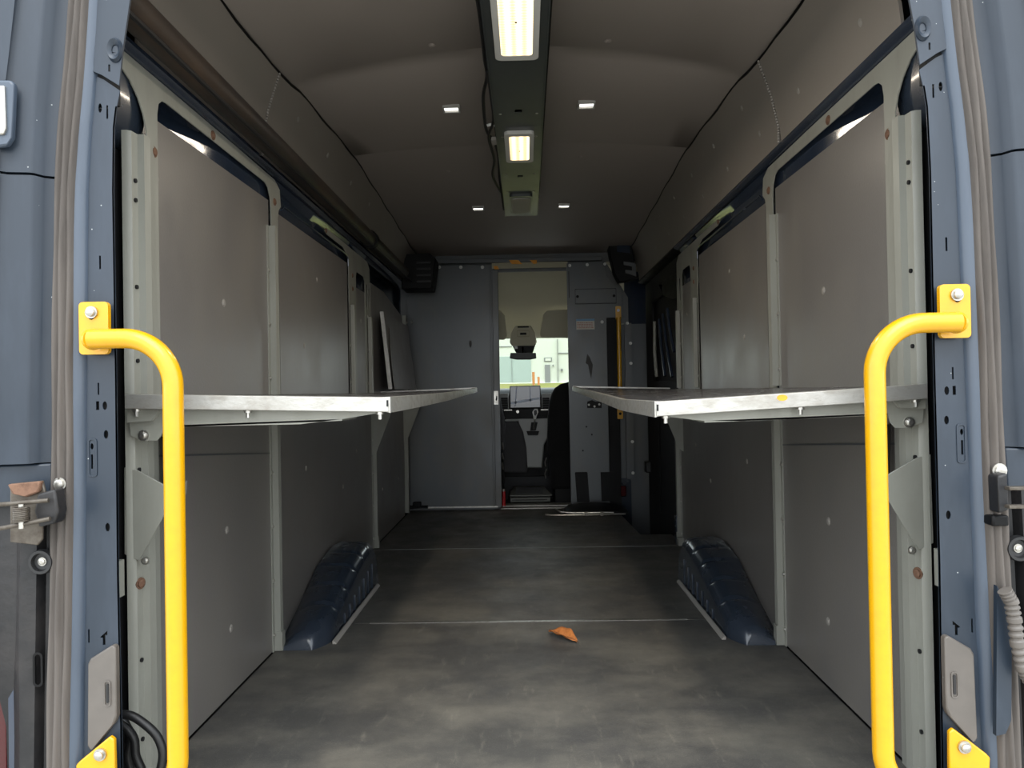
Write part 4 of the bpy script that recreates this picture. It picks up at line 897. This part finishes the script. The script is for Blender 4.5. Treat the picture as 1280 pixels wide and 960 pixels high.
# dashboard
t = thing('dashboard', (0, 6.55, .5), 'dark dashboard with vents and grey lower centre across the cab', 'dashboard')
DR = [[(x, 6.72, .60), (x, 6.32, .60), (x, 6.30, .66), (x, 6.34, .74), (x, 6.36, .86), (x, 6.42, .905), (x, 6.60, .925), (x, 6.78, .90), (x, 6.78, .60)] for x in (-.93, -.5, -.25, .25, .5, .93)]
MB().loft(DR).build('dash_top', 'dash', t, smooth=True)
def dbox(px0, py0, px1, py1, y0, y1, nm, mt, par=t, bev=.006):
    x0, z1 = C(px0, py0, y0); x1, z0 = C(px1, py1, y0); return MB().box(x0, x1, y0, y1, z0, z1).build(nm, mt, par, bevel=bev)
dbox(620, 492, 636, 513, 6.315, 6.40, 'vent_surround', 'dashlight', t)
dbox(677, 492, 690, 513, 6.315, 6.40, 'vent_surround', 'dashlight', t)
for x0, x1 in ((626, 635), (678, 687)):
    vb = dbox(x0, 497, x1, 511, 6.305, 6.33, 'air_vent', 'black', t, .003)
    for k in range(4): dbox(x0+.5, 499+3*k, x1-.5, 500+3*k, 6.298, 6.31, 'louvre', 'dash', vb, .001)
dbox(629, 511, 688, 524, 6.31, 6.36, 'control_panel', 'black', t)
x, z = C(647, 514.5, 6.3); MB().tube([(x, 6.31, z), (x, 6.285, z)], [.014, .012], 16).build('volume_knob', 'steel', t, smooth=True)
dbox(630, 512, 640, 513.2, 6.30, 6.32, 'chrome_strip', 'steel', t, .001); dbox(676, 511.5, 687, 512.8, 6.30, 6.32, 'chrome_strip', 'steel', t, .001)
# lower centre stack
cs = [C(*k, 6.28) for k in ((631, 524), (688, 523), (686, 545), (680, 556), (678, 585), (658, 585), (656, 552), (650, 536), (648, 527), (631, 527))]
MB().plate(cs, [], lambda x, z: (x, 6.28, z), (0, 1, 0), .14).build('centre_stack', 'dashlight', t, bevel=.012)
MB().plate([C(*k, 6.26) for k in ((631, 527), (648, 528), (654, 540), (658, 560), (660, 592), (626, 592))], [], lambda x, z: (x, 6.26, z), (0, 1, 0), .2).build('knee_panel', 'seatg', t, bevel=.02)
MB().plate([C(*k, 6.24) for k in ((658, 539), (674, 539), (672, 544), (660, 544))], [], lambda x, z: (x, 6.24, z), (0, 1, 0), .05).build('cup_tray', 'black', t, bevel=.003)
dbox(620, 552, 700, 595, 6.44, 6.46, 'footwell_back', 'black', t)
# screen
t = thing('touch_screen', (0, 6.28, .75), 'wide touch screen standing on the middle of the dashboard', 'screen')
x0, z1 = C(637, 482.5, 6.27); x1, z0 = C(676, 510, 6.27)
MB().plate(rrect(x0, x1, z0, z1, .006), [], lambda x, z: (x, 6.27, z), (0, 1, 0), .018).build('screen_body', 'black', t, bevel=.002)
MB().plate(rect(x0+.006, x1-.006, z0+.008, z1-.006), [], lambda x, z: (x, 6.268, z), (0, 1, 0), .003).build('display', 'screen', t)
b = MB()
for q in (((645, 483.5), (646.4, 483.5), (644.8, 508), (643.2, 508)), ((662, 483.5), (663.2, 483.5), (663.8, 504), (662, 500)), ((638, 503), (655, 499.5), (675, 496.5), (675, 499), (660, 502), (639, 505.5))):
    b.plate([C(*k, 6.265) for k in q], [], lambda x, z: (x, 6.265, z), (0, 1, 0), .002)
b.build('reflected_lines', 'screen_reflection', t)
# gear lever
t = thing('gear_lever', (.08, 6.2, .6), 'gear lever with a pale rounded knob below the touch screen', 'gear lever')
K = [C(*k, 6.18) for k in ((665.5, 515), (668, 511), (672, 511), (673, 515), (671, 520), (670, 524), (667, 524), (666.5, 520))]
MB().plate(K, [], lambda x, z: (x, 6.18, z), (0, 1, 0), .025).build('knob', 'white', t, bevel=.004)
MB().plate([C(*k, 6.172) for k in ((667.3, 514), (669, 512.5), (671, 513), (671.3, 517), (669, 520), (667.5, 518))], [], lambda x, z: (x, 6.174, z), (0, 1, 0), .008).build('knob_inlay', 'dash', t)
a_, c_ = C(668.5, 524, 6.2), C(667, 536, 6.22)
MB().tube([(a_[0], 6.19, a_[1]), (c_[0], 6.24, c_[1])], .007, 10).build('shaft', 'steel', t, smooth=True)
MB().plate([C(*k, 6.25) for k in ((664, 528), (672, 528), (670, 538), (663, 538))], [], lambda x, z: (x, 6.25, z), (0, 1, 0), .03).build('gate', 'black', t)
# seats
t = thing('cab_seat', (.5, 6.0, -.09), 'tall black cab seat back right of the doorway', 'seat', 'cab seats')
prof = [C(*k, 5.95) for k in ((690, 492), (694, 485), (701, 480), (712, 477), (760, 477), (775, 500), (780, 570), (684, 570), (685, 520), (687, 502))]
MB().plate(prof, [], lambda x, z: (x, 5.95, z), (0, 1, 0), .14).build('backrest', 'seatb', t, bevel=.03)
b = MB().box(.19, .72, 5.93, 6.35, .10, .42); b.build('cushion', 'seatb', t, bevel=.04)
MB().box(.22, .70, 5.95, 6.3, -.09, .12).build('base', 'black', t, bevel=.01)
for y0, y1 in ((572, 583), (586, 598)):
    p0, p1 = C(683, y0, 5.93), C(682, y1, 5.93)
    MB().tube([(p0[0], 5.925, p0[1]), (p1[0]-.004, 5.925, (p0[1]+p1[1])/2), (p1[0], 5.925, p1[1])], .0045, 8).build('chrome_lever', 'steel', t, smooth=True)
t = thing('cab_seat', (-.5, 6.0, -.09), 'grey cab seat seen edge-on left of the doorway', 'seat', 'cab seats')
prof = [C(*k, 5.95) for k in ((560, 478), (610, 478), (621, 492), (625, 500), (630, 522), (632, 548), (631, 565), (540, 565))]
MB().plate(prof, [], lambda x, z: (x, 5.95, z), (0, 1, 0), .14).build('backrest', 'seatg', t, bevel=.03)
MB().box(-.72, -.185, 5.93, 6.24, .10, .40).build('cushion', 'seatb', t, bevel=.04)
MB().box(-.70, -.19, 5.95, 6.3, -.09, .12).build('base', 'black', t, bevel=.01)
for y0, y1 in ((553, 562), (566, 574), (578, 587)):
    p0, p1 = C(628, y0, 5.93), C(629, y1, 5.93)
    MB().tube([(p0[0], 5.922, p0[1]), (p1[0], 5.922, p1[1])], .006, 8).build('chrome_lever', 'steel', t, smooth=True)
# cab step mat
t = thing('step_mat', (.02, 6.2, -.09), 'pale grey tread plate with ribbed mat on the floor between the cab seats', 'mat')
MB().hexa([(-.135, 5.90, .012), (.185, 5.90, .012), (.185, 6.05, .012), (-.135, 6.05, .012)], [(-.135, 5.90, .05), (.185, 5.90, .05), (.185, 6.05, .06), (-.135, 6.05, .06)]).build('front_box', 'mat', t, bevel=.008)
MB().hexa([(-.14, 5.885, .062), (.20, 5.885, .062), (.15, 6.42, .062), (-.12, 6.42, .062)], [(-.14, 5.885, .074), (.20, 5.885, .074), (.15, 6.42, .074), (-.12, 6.42, .074)]).build('tread_plate', 'mat', t, bevel=.004)
b = MB()
for k in range(7): b.box(-.09, .13, 5.94+.06*k, 5.955+.06*k, .074, .078)
b.build('tread_ribs', 'dash', t)
MB().box(-.12, .16, 5.892, 5.898, .030, .036).build('front_groove', 'black', t)
struct(MB().box(-.16, .17, 5.87, 6.7, -.088, .005).build('floor_cab_carpet', 'dash'))

# ================================================================== OUTSIDE
b = MB().add([(-60, -60, -.78), (60, -60, -.78), (60, 12, -.78), (-60, 12, -.78)], [(0, 1, 2, 3)]); b.build('ground', 'pale_bounce_ground')['kind'] = 'structure'
b = MB().add([(-60, 12, -.78), (60, 12, -.78), (60, 39.9, 1.30), (-60, 39.9, 1.30)], [(0, 1, 2, 3)])
tag(b.build('lawn', 'grass'), 'strip of yellow-green grass rising toward the building outside the windscreen', 'lawn', kind='stuff')
t = thing('building', (0, 40, 1.3), 'pale building with a large shutter and a small door beyond the windscreen', 'building')
B = lambda px, py: (lambda p: (p.x, p.z))(at(px, py, Y=40.0))
MB().box(-9, 8, 40, 50, 1.3, 7.2).build('wall', 'bwall', t)
def bb(px0, py0, px1, py1, d, nm, mt, par=t):
    x0, z1 = B(px0, py0); x1, z0 = B(px1, py1); return MB().box(x0, x1, 40-d, 40.02, z0, z1).build(nm, mt, par)
sh = bb(624, 446, 664, 477, .06, 'shutter', 'bdoor')
bb(639.5, 446, 640.3, 477, .10, 'shutter_guide', 'btrim', sh)
dr = bb(681, 456, 688, 478, .06, 'side_door', 'btrim')
bb(680, 447, 690, 452, .04, 'window', 'btrim'); bb(681.5, 448, 688.5, 451, .07, 'window_pane', 'bwall')
bb(696.5, 424, 698, 478, .12, 'downpipe', 'btrim'); bb(698, 441, 712, 442, .05, 'trim_line', 'btrim')
bb(701, 461, 703.5, 464, .1, 'meter_box', 'btrim'); bb(690.5, 456, 692, 458, .1, 'wall_lamp', 'btrim'); bb(618, 433, 640, 433.6, .05, 'trim_line', 'btrim')
p = at(667, 478, Y=38.5); q = at(669, 465, Y=38.5)
tag(MB().tube([(p.x, 38.5, p.z-.3), (p.x, 38.5, q.z)], .07, 10).build('bollard', 'post'), 'thin orange post standing before the building shutter', 'post')
tag(MB().box(p.x+.2, p.x+.32, 38.5, 38.6, p.z-.3, q.z-.25).build('bollard', 'post'), 'short orange post right of the taller one before the building', 'post')
